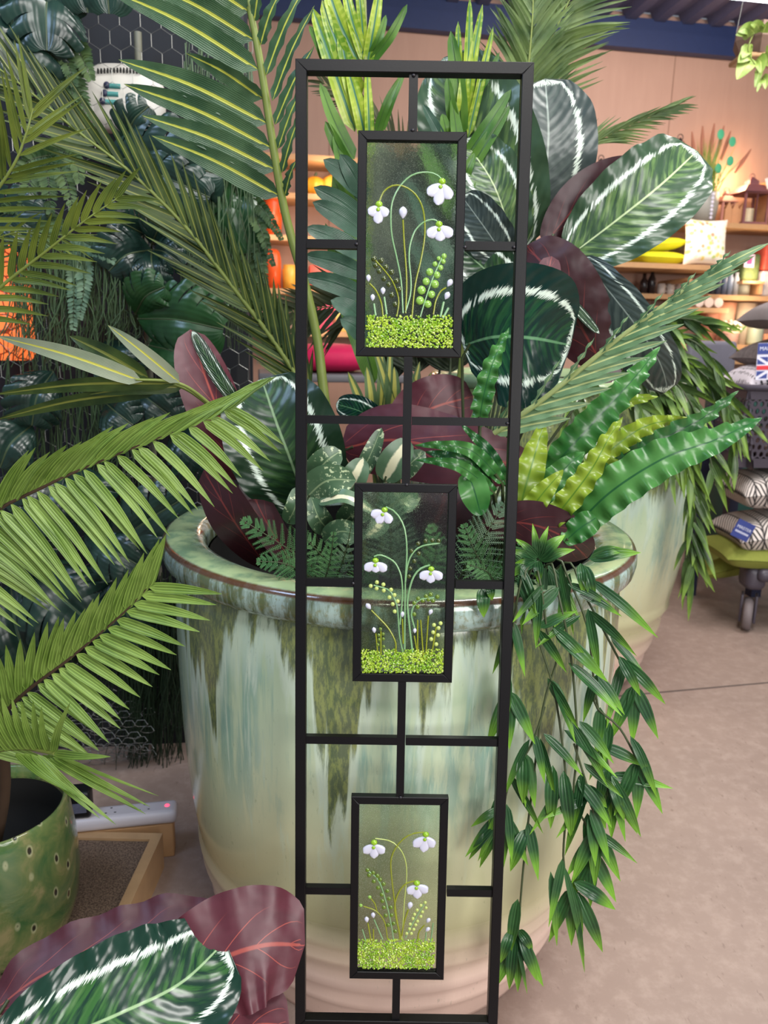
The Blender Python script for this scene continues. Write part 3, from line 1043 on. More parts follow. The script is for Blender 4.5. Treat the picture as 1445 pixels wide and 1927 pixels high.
def fern_part(parent, mat, pts, n, Lpx, m_, spx, ang=62, roll=0, seed=0, name='frond', t0=0.05, rr=0.0015, ramat='stem_dark', droop=0.2):
    """Twice-divided fern frond."""
    rnd = random.Random(seed)
    W_ = LP(pts)
    C_ = spline(W_, 40)
    sc = pxs(np.mean(W_, axis=0))
    m = MB()
    for k in range(n):
        t = t0 + (0.97 - t0) * k / (n - 1)
        i = min(int(t * 39), 38)
        p = C_[i]
        T = nrm(C_[i + 1] - C_[max(i - 1, 0)])
        V = nrm(CAMP - p)
        Sd = nrm(np.cross(T, V))
        N = np.cross(Sd, T)
        r = math.radians(roll)
        Sd, N = Sd * math.cos(r) + N * math.sin(r), N * math.cos(r) - Sd * math.sin(r)
        for s in (1, -1):
            L = Lpx * sc * (1 - t) ** 0.75 * rnd.uniform(0.9, 1.05) + 4 * sc
            a = math.radians(ang * (1 - 0.25 * t))
            d = nrm(T * math.cos(a) + Sd * s * math.sin(a) + N * rnd.uniform(-0.05, 0.15))
            ends = np.array([p, p + d * L * 0.5, p + d * L - np.array([0, 0, droop * L * 0.5])])
            q = spline(ends, m_ + 1)
            m.tube([q[0], q[m_ // 2], q[-1]], rr * 0.5, 3, cap=False)
            side2 = nrm(np.cross(d, V))
            for j in range(1, m_ + 1):
                for s2 in (1, -1):
                    l2 = spx * sc * (1 - 0.55 * j / m_)
                    d2 = nrm(d * 0.55 + side2 * s2 * 0.85 + N * rnd.uniform(-0.2, 0.3))
                    e = q[j] + d2 * l2
                    wv = nrm(np.cross(d2, V)) * l2 * 0.15
                    b0 = q[j] + d2 * l2 * 0.1
                    m.poly([b0, q[j] + d2 * l2 * 0.55 + wv, e, q[j] + d2 * l2 * 0.55 - wv], [(0.5, 0), (1, 0.5), (0.5, 1), (0, 0.5)])
    o = m.build(name, M_[mat], parent)
    s = MB()
    s.tube(C_, lambda t: rr * (1 - 0.6 * t), 5)
    s.build('rachis', M_[ramat], o)
    return o


POTC = np.array([0.031, 1.567, 0.78])


def inpot(px_frac, dy=0.0, z=0.78):
    """A rooting point on the compost of the big planter."""
    return np.array([0.031 + px_frac * 0.33, 1.567 + dy, z])


# ---- calathea plant
cal = thing('calathea_plant', 'plant with big white-ringed leaves and maroon undersides, right in the big planter', 'plant', inpot(0.45, 0.05))
root = inpot(0.45, 0.05)
LPt = lambda mat, pts, w_, **k: leaf_part(cal, mat, pts, w_, petiole=k.pop('pet', root), nu=k.pop('nu', 13), nv=k.pop('nv', 26), prof=k.pop('prof', (0.5, 0.42)), **k)
LPt('cal', [(985, 470, 1.72), (948, 375, 1.69), (897, 250, 1.67), (835, 108, 1.70)], 210, cup=0.15, roll=4, wave=0.006, wn=5)
LPt('cal', [(970, 470, 1.68), (930, 350, 1.64), (872, 262, 1.66)], 118, cup=0.2, roll=-10, wave=0.006, wn=6)
LPt('cal_grey', [(962, 505, 1.64), (920, 440, 1.61), (868, 368, 1.62)], 95, cup=0.2, roll=15, wave=0.004)
LPt('cal_dark', [(985, 610, 1.66), (935, 530, 1.63), (868, 468, 1.64)], 120, cup=0.2, roll=-5, wave=0.004)
LPt('cal_grey', [(1008, 445, 1.80), (1020, 370, 1.78), (1032, 260, 1.78), (1026, 148, 1.82)], 178, cup=0.12, roll=-6, wave=0.004, wn=4)
LPt('maroon_dark', [(1022, 462, 1.67), (1100, 375, 1.67), (1208, 312, 1.70)], 92, under=True, cup=0.15, roll=-10)
LPt('cal_dark', [(1040, 430, 1.70), (1115, 350, 1.705), (1212, 304, 1.73)], 50, cup=0.1, roll=0)
LPt('cal', [(1068, 484, 1.66), (1158, 416, 1.63), (1243, 348, 1.62), (1312, 284, 1.66)], 172, cup=0.16, roll=6, wave=0.007, wn=5, prof=(0.42, 0.36))
LPt('cal_grey', [(1090, 485, 1.64), (1125, 545, 1.60), (1180, 620, 1.58), (1225, 685, 1.60), (1250, 740, 1.64)], 118, cup=-0.1, roll=-22, wave=0.004, wn=5, off=-0.3)
LPt('maroon_dark', [(1135, 690, 1.62), (1085, 600, 1.60), (1040, 520, 1.59), (990, 462, 1.62)], 140, under=True, cup=0.1, roll=5, wave=0.004)
LPt('cal_dark', [(1040, 535, 1.585), (1080, 575, 1.58), (1128, 628, 1.585)], 20, nu=7, nv=16, pet=None, roll=20)
LPt('maroon', [(1020, 560, 1.575), (1030, 520, 1.575), (1038, 482, 1.58)], 46, under=True, pet=None, nu=7, nv=14)
LPt('cal_teal', [(870, 650, 1.52), (930, 634, 1.46), (1000, 636, 1.44), (1074, 650, 1.46)], 262, cup=0.14, roll=-6, prof=(0.45, 0.36), wave=0.004, wn=3)
LPt('maroon_dark', [(1095, 560, 1.66), (1120, 640, 1.64), (1150, 720, 1.64)], 90, under=True, roll=20)

cal2 = thing('calathea_plant', 'plant with white-ringed dark leaves and wine red undersides, left in the big planter', 'plant', inpot(-0.45, -0.05))
root2 = inpot(-0.45, -0.05)
L2 = lambda mat, pts, w_, **k: leaf_part(cal2, mat, pts, w_, petiole=k.pop('pet', root2), nu=k.pop('nu', 13), nv=k.pop('nv', 26), prof=k.pop('prof', (0.5, 0.42)), **k)
L2('cal_dark', [(580, 965, 1.42), (550, 875, 1.38), (520, 795, 1.38), (492, 712, 1.42)], 214, cup=0.14, roll=4, wave=0.005, wn=4, prof=(0.42, 0.36))
L2('maroon', [(455, 905, 1.50), (420, 800, 1.48), (385, 705, 1.48), (358, 620, 1.50)], 112, under=True, cup=0.15, roll=-25)
L2('cal_dark', [(470, 790, 1.475), (415, 715, 1.465), (361, 622, 1.49)], 30, nu=7, pet=None, roll=15)
L2('maroon_dark', [(505, 1070, 1.38), (440, 980, 1.34), (383, 885, 1.38)], 100, under=True, roll=35)
L2('maroon_dark', [(560, 1075, 1.36), (500, 980, 1.36), (462, 895, 1.40)], 70, under=True, roll=-35)

cal3 = thing('calathea_plant', 'plant with wine red leaf backs lying low across the middle of the big planter', 'plant', inpot(0.05, -0.02))
root3 = inpot(0.05, -0.02)
L3 = lambda mat, pts, w_, **k: leaf_part(cal3, mat, pts, w_, petiole=k.pop('pet', root3), nu=k.pop('nu', 13), nv=k.pop('nv', 26), prof=k.pop('prof', (0.5, 0.42)), **k)
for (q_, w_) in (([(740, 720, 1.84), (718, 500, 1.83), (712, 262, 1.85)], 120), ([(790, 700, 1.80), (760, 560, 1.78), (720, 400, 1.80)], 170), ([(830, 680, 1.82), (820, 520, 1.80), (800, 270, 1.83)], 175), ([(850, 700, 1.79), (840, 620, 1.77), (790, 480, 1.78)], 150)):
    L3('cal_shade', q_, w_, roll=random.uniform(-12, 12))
L3('maroon', [(745, 835, 1.58), (800, 775, 1.56), (890, 745, 1.58)], 118, under=True, roll=-5, wave=0.005, wn=3)
L3('maroon', [(640, 845, 1.50), (740, 828, 1.46), (862, 852, 1.42), (955, 872, 1.41), (1064, 904, 1.42)], 142, under=True, roll=6, wave=0.005, wn=3, prof=(0.4, 0.85), cup=0.1)
L3('cal_teal', [(722, 800, 1.54), (680, 775, 1.52), (632, 760, 1.54)], 56, roll=10)
L3('maroon_dark', [(905, 985, 1.32), (990, 985, 1.28), (1060, 1010, 1.27), (1106, 1050, 1.29)], 92, under=True, roll=-10, wave=0.004, wn=3)
L3('maroon_dark', [(800, 1010, 1.42), (830, 960, 1.40), (840, 910, 1.42)], 120, under=True, roll=10)

# ---- broad-ribbed palm (three fronds)
kp = thing('kentia_palm', 'palm with broad yellow-ribbed leaflets standing at the left back of the big planter', 'plant', inpot(-0.2, 0.1))
rk = [(618, 800, 1.60), (608, 730, 1.60), (597, 640, 1.60), (575, 540, 1.59), (549, 450, 1.58), (530, 370, 1.57), (510, 250, 1.55), (490, 120, 1.53), (467, 0, 1.52), (452, -70, 1.52)]
leaflets_part(kp, 'kentia', rk, [
    (525, 369, 285, 255, 44, 10), (519, 321, 267, 217, 46, 5), (510, 279, 233, 158, 48, 8), (502, 233, 223, 112, 50, 5), (494, 186, 350, 100, 38, 30), (486, 132, 196, -24, 48, 5),
    (477, 76, 250, -40, 46, 10), (467, 22, 330, -50, 44, 10), (458, -30, 300, -110, 40, 10),
    (490, 84, 530, -20, 26, 35), (500, 142, 576, -30, 26, 35), (512, 190, 592, 10, 24, 40), (517, 235, 592, 85, 24, 40), (523, 280, 578, 148, 24, 45), (530, 325, 572, 200, 22, 45), (536, 368, 558, 300, 20, 45),
    (478, 40, 500, -60, 24, 35)], rr=0.0105, cup=0.22, wave=0.003)
leaflets_part(kp, 'kentia_under', [(470, 830, 1.44), (400, 765, 1.40), (338, 722, 1.36), (255, 714, 1.34)],
              [(268, 718, -8, 632, 36, 5, -0.04), (338, 720, 203, 612, 32, 15, -0.02)], rr=0.004)
leaflets_part(kp, 'diag', [(480, 838, 1.46), (405, 772, 1.42), (338, 727, 1.38), (262, 718, 1.36)],
              [(330, 722, -10, 742, 34, 35, -0.03), (345, 728, 168, 742, 26, 20, -0.02), (280, 712, 130, 632, 40, 20, 0.05), (300, 735, -10, 790, 30, 30, 0.0), (330, 712, 250, 660, 20, 20, 0.05)], rr=0.004)
rg = [(930, 815, 1.40), (1010, 760, 1.36), (1080, 705, 1.33), (1160, 640, 1.30), (1230, 588, 1.28), (1310, 530, 1.26), (1385, 480, 1.25)]
gl = []
for k in range(13):
    t = k / 12
    i = t * 5.2
    a, b = rg[int(i)], rg[int(i) + 1]
    q = i - int(i)
    x_, y_ = a[0] + (b[0] - a[0]) * q, a[1] + (b[1] - a[1]) * q
    L = 175 - 60 * abs(t - 0.45)
    an = math.radians(-14 - 16 * t)
    gl.append((x_, y_, x_ + L * math.cos(an), y_ + L * math.sin(an) + 8, 25 - 7 * t, 12, -0.03))
    if k % 2 == 0:
        L2_ = 120 - 50 * t
        an = math.radians(-62 + 18 * t)
        gl.append((x_, y_, x_ + L2_ * math.cos(an), y_ + L2_ * math.sin(an), 13, 55, -0.03))
leaflets_part(kp, 'sage', rg, gl, rr=0.005, ramat='stem_pale', wave=0.003)
# long olive frond running to the top left
frond_part(kp, 'diag', [(600, 775, 1.60), (520, 650, 1.58), (430, 530, 1.55), (350, 428, 1.52), (250, 328, 1.48), (150, 250, 1.45), (40, 160, 1.42), (-60, 90, 1.40)], 30, 180, 15, ang=(24, 22), t0=0.04, droop=0.05, rr=0.006, seed=3, lroll=45, taper=(0.8, 0.8), nv=11)
frond_part(kp, 'diag', [(590, 770, 1.62), (540, 660, 1.62), (480, 560, 1.60), (420, 500, 1.60)], 14, 110, 12, ang=(30, 20), t0=0.1, droop=0.05, rr=0.005, seed=5, lroll=35)
st = MB()
st.tube([inpot(-0.2, 0.1), P(618, 800, 1.60)], 0.012, 8)
st.build('trunk', M_['stem'], kp)

# ---- tall striped foliage, two stalks
tf = thing('tall_foliage_plant', 'tall upright plant with lime leaves above and dark pointed leaves below, behind the trellis', 'plant', inpot(-0.1, 0.2))
sm = MB()
sm.tube([inpot(-0.1, 0.2), P(690, 700, 1.75), P(694, 400, 1.73), P(690, 200, 1.70), P(684, -20, 1.70)], 0.005, 6, n=30)
sm.build('stalk', M_['stem'], tf)
for (a, b, c, d, w_, mt) in ((668, 248, 588, 14, 25, 'lime'), (680, 182, 606, 0, 25, 'lime'), (674, 118, 612, -40, 27, 'lime'), (667, 300, 602, 156, 24, 'midleaf'), (672, 345, 612, 228, 25, 'midleaf'), (690, 120, 645, -40, 17, 'lime'),
                             (686, 110, 672, -40, 14, 'lime'), (690, 125, 716, -30, 17, 'lime'), (697, 118, 766, 8, 17, 'midleaf'), (694, 112, 726, 28, 14, 'midleaf'), (708, 250, 752, 146, 15, 'midleaf'), (716, 250, 764, 126, 14, 'midleaf'),
                             (678, 215, 640, 60, 22, 'lime'), (690, 270, 655, 130, 20, 'lime'), (696, 300, 690, 120, 14, 'lime'), (680, 400, 628, 250, 24, 'midleaf'),
                             (612, 118, 582, 48, 14, 'midleaf')):
    leaf_part(tf, mt, [(a, b, 1.70), ((a + c) / 2 + random.uniform(-6, 6), (b + d) / 2, 1.68), (c, d, 1.68)], w_ * (1.35 if mt == 'lime' else 1.1), prof=(0.14, 0.36), cup=0.25, nv=12, roll=random.uniform(-20, 20), wave=0.0015, wn=9)
for (a, b, c, d) in ((692, 372, 608, 300), (692, 420, 590, 352), (690, 445, 588, 380), (692, 486, 574, 428), (692, 520, 572, 480), (692, 560, 570, 520), (692, 610, 622, 565), (690, 380, 640, 290), (694, 640, 640, 600)):
    leaf_part(tf, 'darkleaf', [(a, b, 1.66), ((a + c) / 2, (b + d) / 2 - 6, 1.63), (c, d, 1.62)], 37, prof=(0.45, 0.55), cup=0.2, nv=12, roll=random.uniform(-20, 15))
for (a, b, c, d, w_) in ((700, 700, 612, 420, 46), (690, 520, 625, 330, 42), (705, 720, 640, 560, 44), (690, 450, 628, 400, 30)):
    leaf_part(tf, 'midleaf', [(a, b, 1.74), ((a + c) / 2 + 8, (b + d) / 2, 1.73), (c, d, 1.74)], w_, prof=(0.4, 0.6), cup=0.2, nv=12)
tf2 = thing('tall_foliage_plant', 'shorter upright plant with bright green leaves rising behind the right of the top glass panel', 'plant', inpot(0.2, 0.2))
sm = MB()
sm.tube([inpot(0.2, 0.2), P(865, 700, 1.74), P(866, 400, 1.70), P(872, 100, 1.66)], 0.005, 6, n=30)
sm.build('stalk', M_['stem'], tf2)
for (a, b, c, d, w_, mt) in ((868, 260, 848, 58, 28, 'midleaf'), (860, 250, 842, 145, 20, 'midleaf'), (874, 250, 908, 8, 17, 'lime'), (872, 250, 884, -5, 17, 'lime'), (880, 260, 928, 50, 15, 'lime'), (873, 300, 962, 168, 22, 'midleaf'), (876, 330, 960, 198, 22, 'midleaf'),
                             (870, 350, 893, 288, 18, 'midleaf'), (868, 400, 892, 338, 18, 'midleaf'), (866, 200, 862, 40, 14, 'lime'), (880, 200, 940, 98, 12, 'midleaf'), (842, 270, 832, 214, 20, 'midleaf'), (850, 300, 796, 196, 18, 'darkleaf'), (860, 420, 890, 378, 16, 'midleaf'),
                             (868, 240, 880, 110, 20, 'lime'), (866, 330, 850, 180, 22, 'midleaf'), (862, 420, 790, 260, 30, 'midleaf'), (862, 520, 760, 330, 34, 'darkleaf'), (862, 600, 770, 450, 34, 'darkleaf')):
    leaf_part(tf2, mt, [(a, b, 1.66), ((a + c) / 2 + random.uniform(-5, 5), (b + d) / 2, 1.64), (c, d, 1.64)], w_ * 1.15, prof=(0.2, 0.45), cup=0.25, nv=12, roll=random.uniform(-20, 20), wave=0.0015, wn=9)

# ---- striped sword-leaved plant in the middle
sn = thing('snake_plant', 'small clump of yellow-edged sword leaves behind the middle of the trellis', 'plant', inpot(0.0, 0.12))
for (a, b, c, d, w_) in ((700, 800, 690, 690, 24), (716, 800, 718, 660, 24), (735, 800, 742, 690, 26), (745, 800, 700, 640, 18), (755, 800, 790, 680, 18), (770, 800, 812, 700, 18), (690, 800, 655, 700, 20), (722, 800, 735, 640, 16), (680, 800, 668, 735, 24), (780, 800, 770, 690, 20)):
    leaf_part(sn, 'snake', [(a, b, 1.66), ((a + c) / 2 + 3, (b + d) / 2, 1.65), (c, d, 1.66)], w_, prof=(0.2, 0.5), cup=0.3, petiole=inpot(0.0, 0.12), pr=0.003)

# ---- fine-leaved palm at the back
fp = thing('fine_leaved_palm', 'palm with fine narrow leaflets rising at the back right of the big planter', 'plant', inpot(0.25, 0.25))
frond_part(fp, 'finepalm', [(950, 420, 1.96), (985, 230, 1.96), (1015, 115, 1.96), (1048, 50, 1.96), (1090, -40, 1.96)], 40, 178, 9, ang=(52, 38), t0=0.42, droop=0.3, rr=0.005, seed=11, taper=(0.9, 0.7), lroll=40, nu=3)
frond_part(fp, 'finepalm', [(955, 420, 1.88), (985, 200, 1.88), (1000, 60, 1.88), (1005, -60, 1.90)], 34, 150, 9, ang=(40, 30), t0=0.4, droop=0.25, rr=0.005, seed=12, lroll=40, nu=3)
frond_part(fp, 'finepalm', [(1000, 440, 1.96), (1075, 300, 1.96), (1150, 252, 1.96), (1268, 200, 1.96)], 22, 95, 6, ang=(24, 10), t0=0.45, droop=0.3, rr=0.003, seed=13, lroll=40, nu=3)
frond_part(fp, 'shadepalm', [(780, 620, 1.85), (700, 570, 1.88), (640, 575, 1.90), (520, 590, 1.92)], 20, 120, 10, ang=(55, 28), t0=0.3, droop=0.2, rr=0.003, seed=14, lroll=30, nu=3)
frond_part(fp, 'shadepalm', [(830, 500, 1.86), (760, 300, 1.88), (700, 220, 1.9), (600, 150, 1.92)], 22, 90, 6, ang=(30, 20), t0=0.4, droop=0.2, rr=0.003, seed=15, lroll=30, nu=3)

# ---- crinkle fern
cf = thing('crinkle_fern', 'crinkly strap-leaved fern fanning out over the right rim of the big planter', 'plant', inpot(0.62, -0.12))
rf_ = inpot(0.62, -0.12)
def crk(mat, pts, w_, wn=9, amp=0.011, **k):
    leaf_part(cf, mat, pts, w_, prof=k.pop('prof', (0.32, 0.75)), wave=amp, wn=wn, nu=9, nv=64, cup=k.pop('cup', 0.12), petiole=rf_, **k)
crk('crinkle', [(1078, 995, 1.30), (1150, 925, 1.26), (1250, 862, 1.24), (1345, 828, 1.24), (1434, 786, 1.26)], 82, wn=10, roll=8)
crk('crinkle', [(1020, 900, 1.40), (1080, 835, 1.40), (1135, 775, 1.41), (1190, 715, 1.43), (1242, 652, 1.46)], 64, wn=10, roll=-12)
crk('crinkle_lime', [(1022, 1000, 1.29), (1075, 935, 1.27), (1115, 880, 1.27), (1145, 825, 1.28), (1172, 784, 1.30)], 48, wn=8, roll=10)
crk('crinkle_lime', [(1095, 900, 1.35), (1160, 838, 1.37), (1220, 800, 1.39), (1296, 786, 1.42)], 42, wn=8, roll=-10)
crk('crinkle_dark', [(1085, 950, 1.34), (1170, 880, 1.36), (1260, 820, 1.38), (1325, 785, 1.40), (1390, 735, 1.42)], 50, wn=11, roll=-15)
crk('crinkle_lime', [(1060, 870, 1.42), (1120, 795, 1.45), (1175, 757, 1.47), (1238, 746, 1.50)], 38, wn=7)
crk('crinkle', [(900, 800, 1.38), (912, 735, 1.36), (930, 675, 1.36), (958, 616, 1.38)], 38, wn=7, roll=10)
crk('crinkle', [(985, 1010, 1.36), (1020, 940, 1.35), (1065, 880, 1.36), (1100, 850, 1.38)], 66, wn=7, amp=0.006)
crk('crinkle_lime', [(975, 985, 1.33), (985, 930, 1.33), (1005, 860, 1.35), (1025, 790, 1.38)], 60, wn=6, amp=0.008)
crk('crinkle_lime', [(988, 975, 1.30), (1020, 930, 1.28), (1060, 884, 1.28)], 44, wn=5, amp=0.004)
crk('crinkle', [(1062, 1020, 1.27), (1090, 995, 1.26), (1122, 974, 1.26)], 50, wn=3, amp=0.005, prof=(0.4, 0.25))
crk('crinkle', [(945, 905, 1.33), (890, 850, 1.29), (830, 838, 1.28), (780, 838, 1.29)], 28, wn=7, amp=0.007)
crk('crinkle', [(930, 925, 1.32), (870, 880, 1.28), (820, 868, 1.27), (782, 866, 1.28)], 26, wn=6, amp=0.006)
crk('crinkle_dark', [(955, 910, 1.34), (920, 850, 1.32), (885, 815, 1.32), (865, 795, 1.33)], 24, wn=6, amp=0.006)
crk('crinkle_dark', [(925, 900, 1.34), (895, 870, 1.31), (850, 860, 1.30), (800, 850, 1.31)], 34, wn=6, amp=0.007)
crk('crinkle', [(880, 890, 1.31), (893, 925, 1.29), (905, 970, 1.29)], 56, wn=2, amp=0.003, prof=(0.35, 0.5))
crk('crinkle_dark', [(1050, 960, 1.38), (1140, 900, 1.40), (1210, 880, 1.42), (1262, 870, 1.45)], 46, wn=8)
crk('crinkle_dark', [(1040, 990, 1.38), (1100, 930, 1.40), (1160, 880, 1.42), (1200, 840, 1.44)], 60, wn=8)

# ---- speckled plant
dp = thing('speckled_leaf_plant', 'plant with cream-speckled green leaves behind the left column of the trellis', 'plant', inpot(-0.2, -0.15))
rd = inpot(-0.2, -0.15)
for (mt, pts, w_, k) in (('mottled', [(572, 940, 1.30), (615, 905, 1.27), (670, 904, 1.27)], 64, {}), ('mottled', [(585, 905, 1.33), (612, 870, 1.31), (642, 848, 1.32)], 56, {}),
                         ('cream', [(650, 925, 1.32), (668, 895, 1.30), (684, 862, 1.31)], 50, {}), ('cream', [(722, 905, 1.33), (742, 868, 1.31), (770, 826, 1.32)], 58, {}),
                         ('cream', [(598, 945, 1.28), (650, 935, 1.25), (705, 965, 1.25)], 34, dict(roll=40)), ('mottled', [(670, 905, 1.34), (695, 860, 1.33), (718, 805, 1.34)], 34, {}),
                         ('mottled', [(620, 1000, 1.30), (600, 975, 1.27), (585, 935, 1.28)], 44, {}), ('mottled', [(640, 990, 1.30), (670, 965, 1.27), (700, 975, 1.26)], 50, {}),
                         ('mottled', [(610, 1020, 1.28), (640, 1000, 1.26), (690, 1010, 1.26)], 46, {}), ('mottled', [(750, 900, 1.36), (775, 870, 1.34), (800, 850, 1.35)], 40, {}),
                         ('mottled', [(540, 985, 1.32), (555, 955, 1.30), (560, 915, 1.31)], 38, {}), ('cream', [(705, 960, 1.30), (715, 985, 1.28), (690, 1010, 1.27)], 36, {}), ('mottled', [(720, 965, 1.32), (755, 940, 1.30), (790, 945, 1.30)], 60, {})):
    leaf_part(dp, mt, pts, w_, petiole=rd, pr=0.002, prof=(0.42, 0.5), cup=0.15, nu=7, nv=14, **k)

# ---- leather fern
lf = thing('leather_fern', 'finely divided dark green fern spilling over the front rim of the big planter', 'plant', inpot(0.0, -0.28))
rl = inpot(0.0, -0.28)
for sd, (pts, n, L, sp, mt) in enumerate((
        ([(610, 1085, 1.24), (545, 1035, 1.20), (452, 976, 1.19)], 16, 74, 13, 'fern'), ([(600, 1095, 1.22), (540, 1062, 1.18), (482, 1056, 1.17)], 13, 52, 12, 'fern'),
        ([(640, 1090, 1.24), (600, 1040, 1.21), (560, 1000, 1.20)], 12, 50, 11, 'fern'), ([(630, 1095, 1.22), (650, 1040, 1.19), (662, 985, 1.18)], 12, 34, 11, 'fern_blue'),
        ([(610, 1095, 1.21), (622, 1050, 1.18), (628, 1000, 1.17)], 11, 30, 10, 'fern'), ([(735, 1090, 1.24), (735, 1010, 1.21), (728, 905, 1.21)], 18, 74, 12, 'fern_blue'),
        ([(860, 1095, 1.22), (900, 1030, 1.19), (950, 945, 1.19)], 17, 84, 13, 'fern_blue'), ([(940, 1095, 1.20), (900, 1050, 1.18), (872, 985, 1.18)], 13, 58, 12, 'fern'),
        ([(800, 1095, 1.24), (820, 1040, 1.21), (810, 985, 1.21)], 12, 50, 11, 'fern'), ([(930, 1095, 1.19), (915, 1075, 1.165), (880, 1062, 1.16)], 10, 36, 10, 'fern'),
        ([(960, 1095, 1.20), (985, 1060, 1.17), (980, 1020, 1.17)], 10, 46, 11, 'fern'), ([(680, 1095, 1.24), (690, 1070, 1.21), (720, 1050, 1.20)], 9, 36, 10, 'fern'))):
    fern_part(lf, mt, pts, max(9, int(n * 0.95)), L, 13, sp * 0.52, seed=sd, droop=0.1)
hub = MB()
for sd, e in enumerate(((610, 1085, 1.24), (735, 1090, 1.24), (860, 1095, 1.22), (940, 1095, 1.20), (640, 1090, 1.24), (800, 1095, 1.24), (960, 1095, 1.2))):
    hub.tube([rl, P(*e)], 0.0018, 5)
hub.build('stalk', M_['stem_dark'], lf)

# ---- bamboo leaves
def bamboo_leaf(m, p, d, L, w_, V=None, droop=0.35, roll=0.0):
    d = nrm(d)
    q1 = p + d * L * 0.5 + np.array([0, 0, -droop * L * 0.1])
    q2 = p + d * L + np.array([0, 0, -droop * L * 0.5])
    m.leaf([p, q1, q2], w_, (0.55, 1.05), roll=roll, cup=0.25, nu=5, nv=10)


tb = thing('trailing_bamboo', 'trailing bamboo-leaved plant hanging down the right front of the big planter', 'plant', inpot(0.7, -0.2))
rnd = random.Random(21)
root_tb = inpot(0.66, -0.22)
stems = [
    [(1000, 1062, 1.13), (985, 1095, 1.10), (1005, 1180, 1.10), (1040, 1290, 1.10), (1058, 1400, 1.10), (1066, 1500, 1.10), (1060, 1620, 1.10), (1076, 1672, 1.10)],
    [(1040, 1055, 1.16), (1072, 1095, 1.12), (1105, 1180, 1.11), (1118, 1290, 1.12), (1122, 1330, 1.12), (1166, 1370, 1.12), (1200, 1432, 1.12)],
    [(1030, 1062, 1.15), (1052, 1125, 1.10), (1076, 1250, 1.10), (1086, 1400, 1.10), (1080, 1500, 1.10), (1106, 1560, 1.11), (1112, 1600, 1.11)],
    [(1006, 1065, 1.12), (1032, 1200, 1.10), (1050, 1232, 1.10), (1022, 1330, 1.10), (1002, 1480, 1.10), (986, 1620, 1.10), (974, 1760, 1.10)],
    [(1060, 1060, 1.17), (1100, 1120, 1.14), (1160, 1232, 1.14), (1192, 1290, 1.15)],
    [(985, 1075, 1.12), (968, 1160, 1.10), (962, 1250, 1.10), (958, 1300, 1.10)],
    [(1118, 1290, 1.12), (1140, 1420, 1.13), (1152, 1470, 1.13)],
    [(1025, 1330, 1.10), (1000, 1400, 1.10), (960, 1470, 1.10), (945, 1530, 1.10)],
    [(1080, 1400, 1.10), (1110, 1500, 1.10), (1120, 1560, 1.10)],
]
for si, stp in enumerate(stems):
    W_ = LP(stp)
    C_ = spline(([root_tb] if si not in (6, 7, 8) else []) + W_, 40)
    s = MB()
    s.tube(C_, 0.0019, 5)
    so = s.build('trailing_stem', M_['stem_dark'], tb)
    m = MB()
    i = 8
    while i < 40:
        p = C_[i]
        sc = pxs(p)
        for k in range(rnd.choice((1, 1, 2))):
            a = rnd.gauss(0.1, 0.62)
            d = np.array([math.sin(a), -0.18 + rnd.uniform(-0.1, 0.1), -math.cos(a)])
            bamboo_leaf(m, p + np.array([rnd.uniform(-1, 1), 0, rnd.uniform(-1, 1)]) * 0.008, d, rnd.uniform(80, 132) * sc, rnd.uniform(17, 24) * sc, roll=rnd.uniform(-45, 45), droop=0.2)
        i += rnd.choice((4, 5, 6))
    p = C_[-1]
    for a in (-0.35, 0.05, 0.5):
        bamboo_leaf(m, p, np.array([math.sin(a), -0.1, -math.cos(a)]), 112 * pxs(p), 25 * pxs(p), roll=rnd.uniform(-20, 20), droop=0.1)
    m.build('foliage', M_['bamboo'], so)
s = MB()
s.tube([root_tb, P(1012, 1062, 1.14), P(1016, 1045, 1.13)], 0.002, 5, n=8)
so = s.build('trailing_stem', M_['stem_dark'], tb)
m = MB()
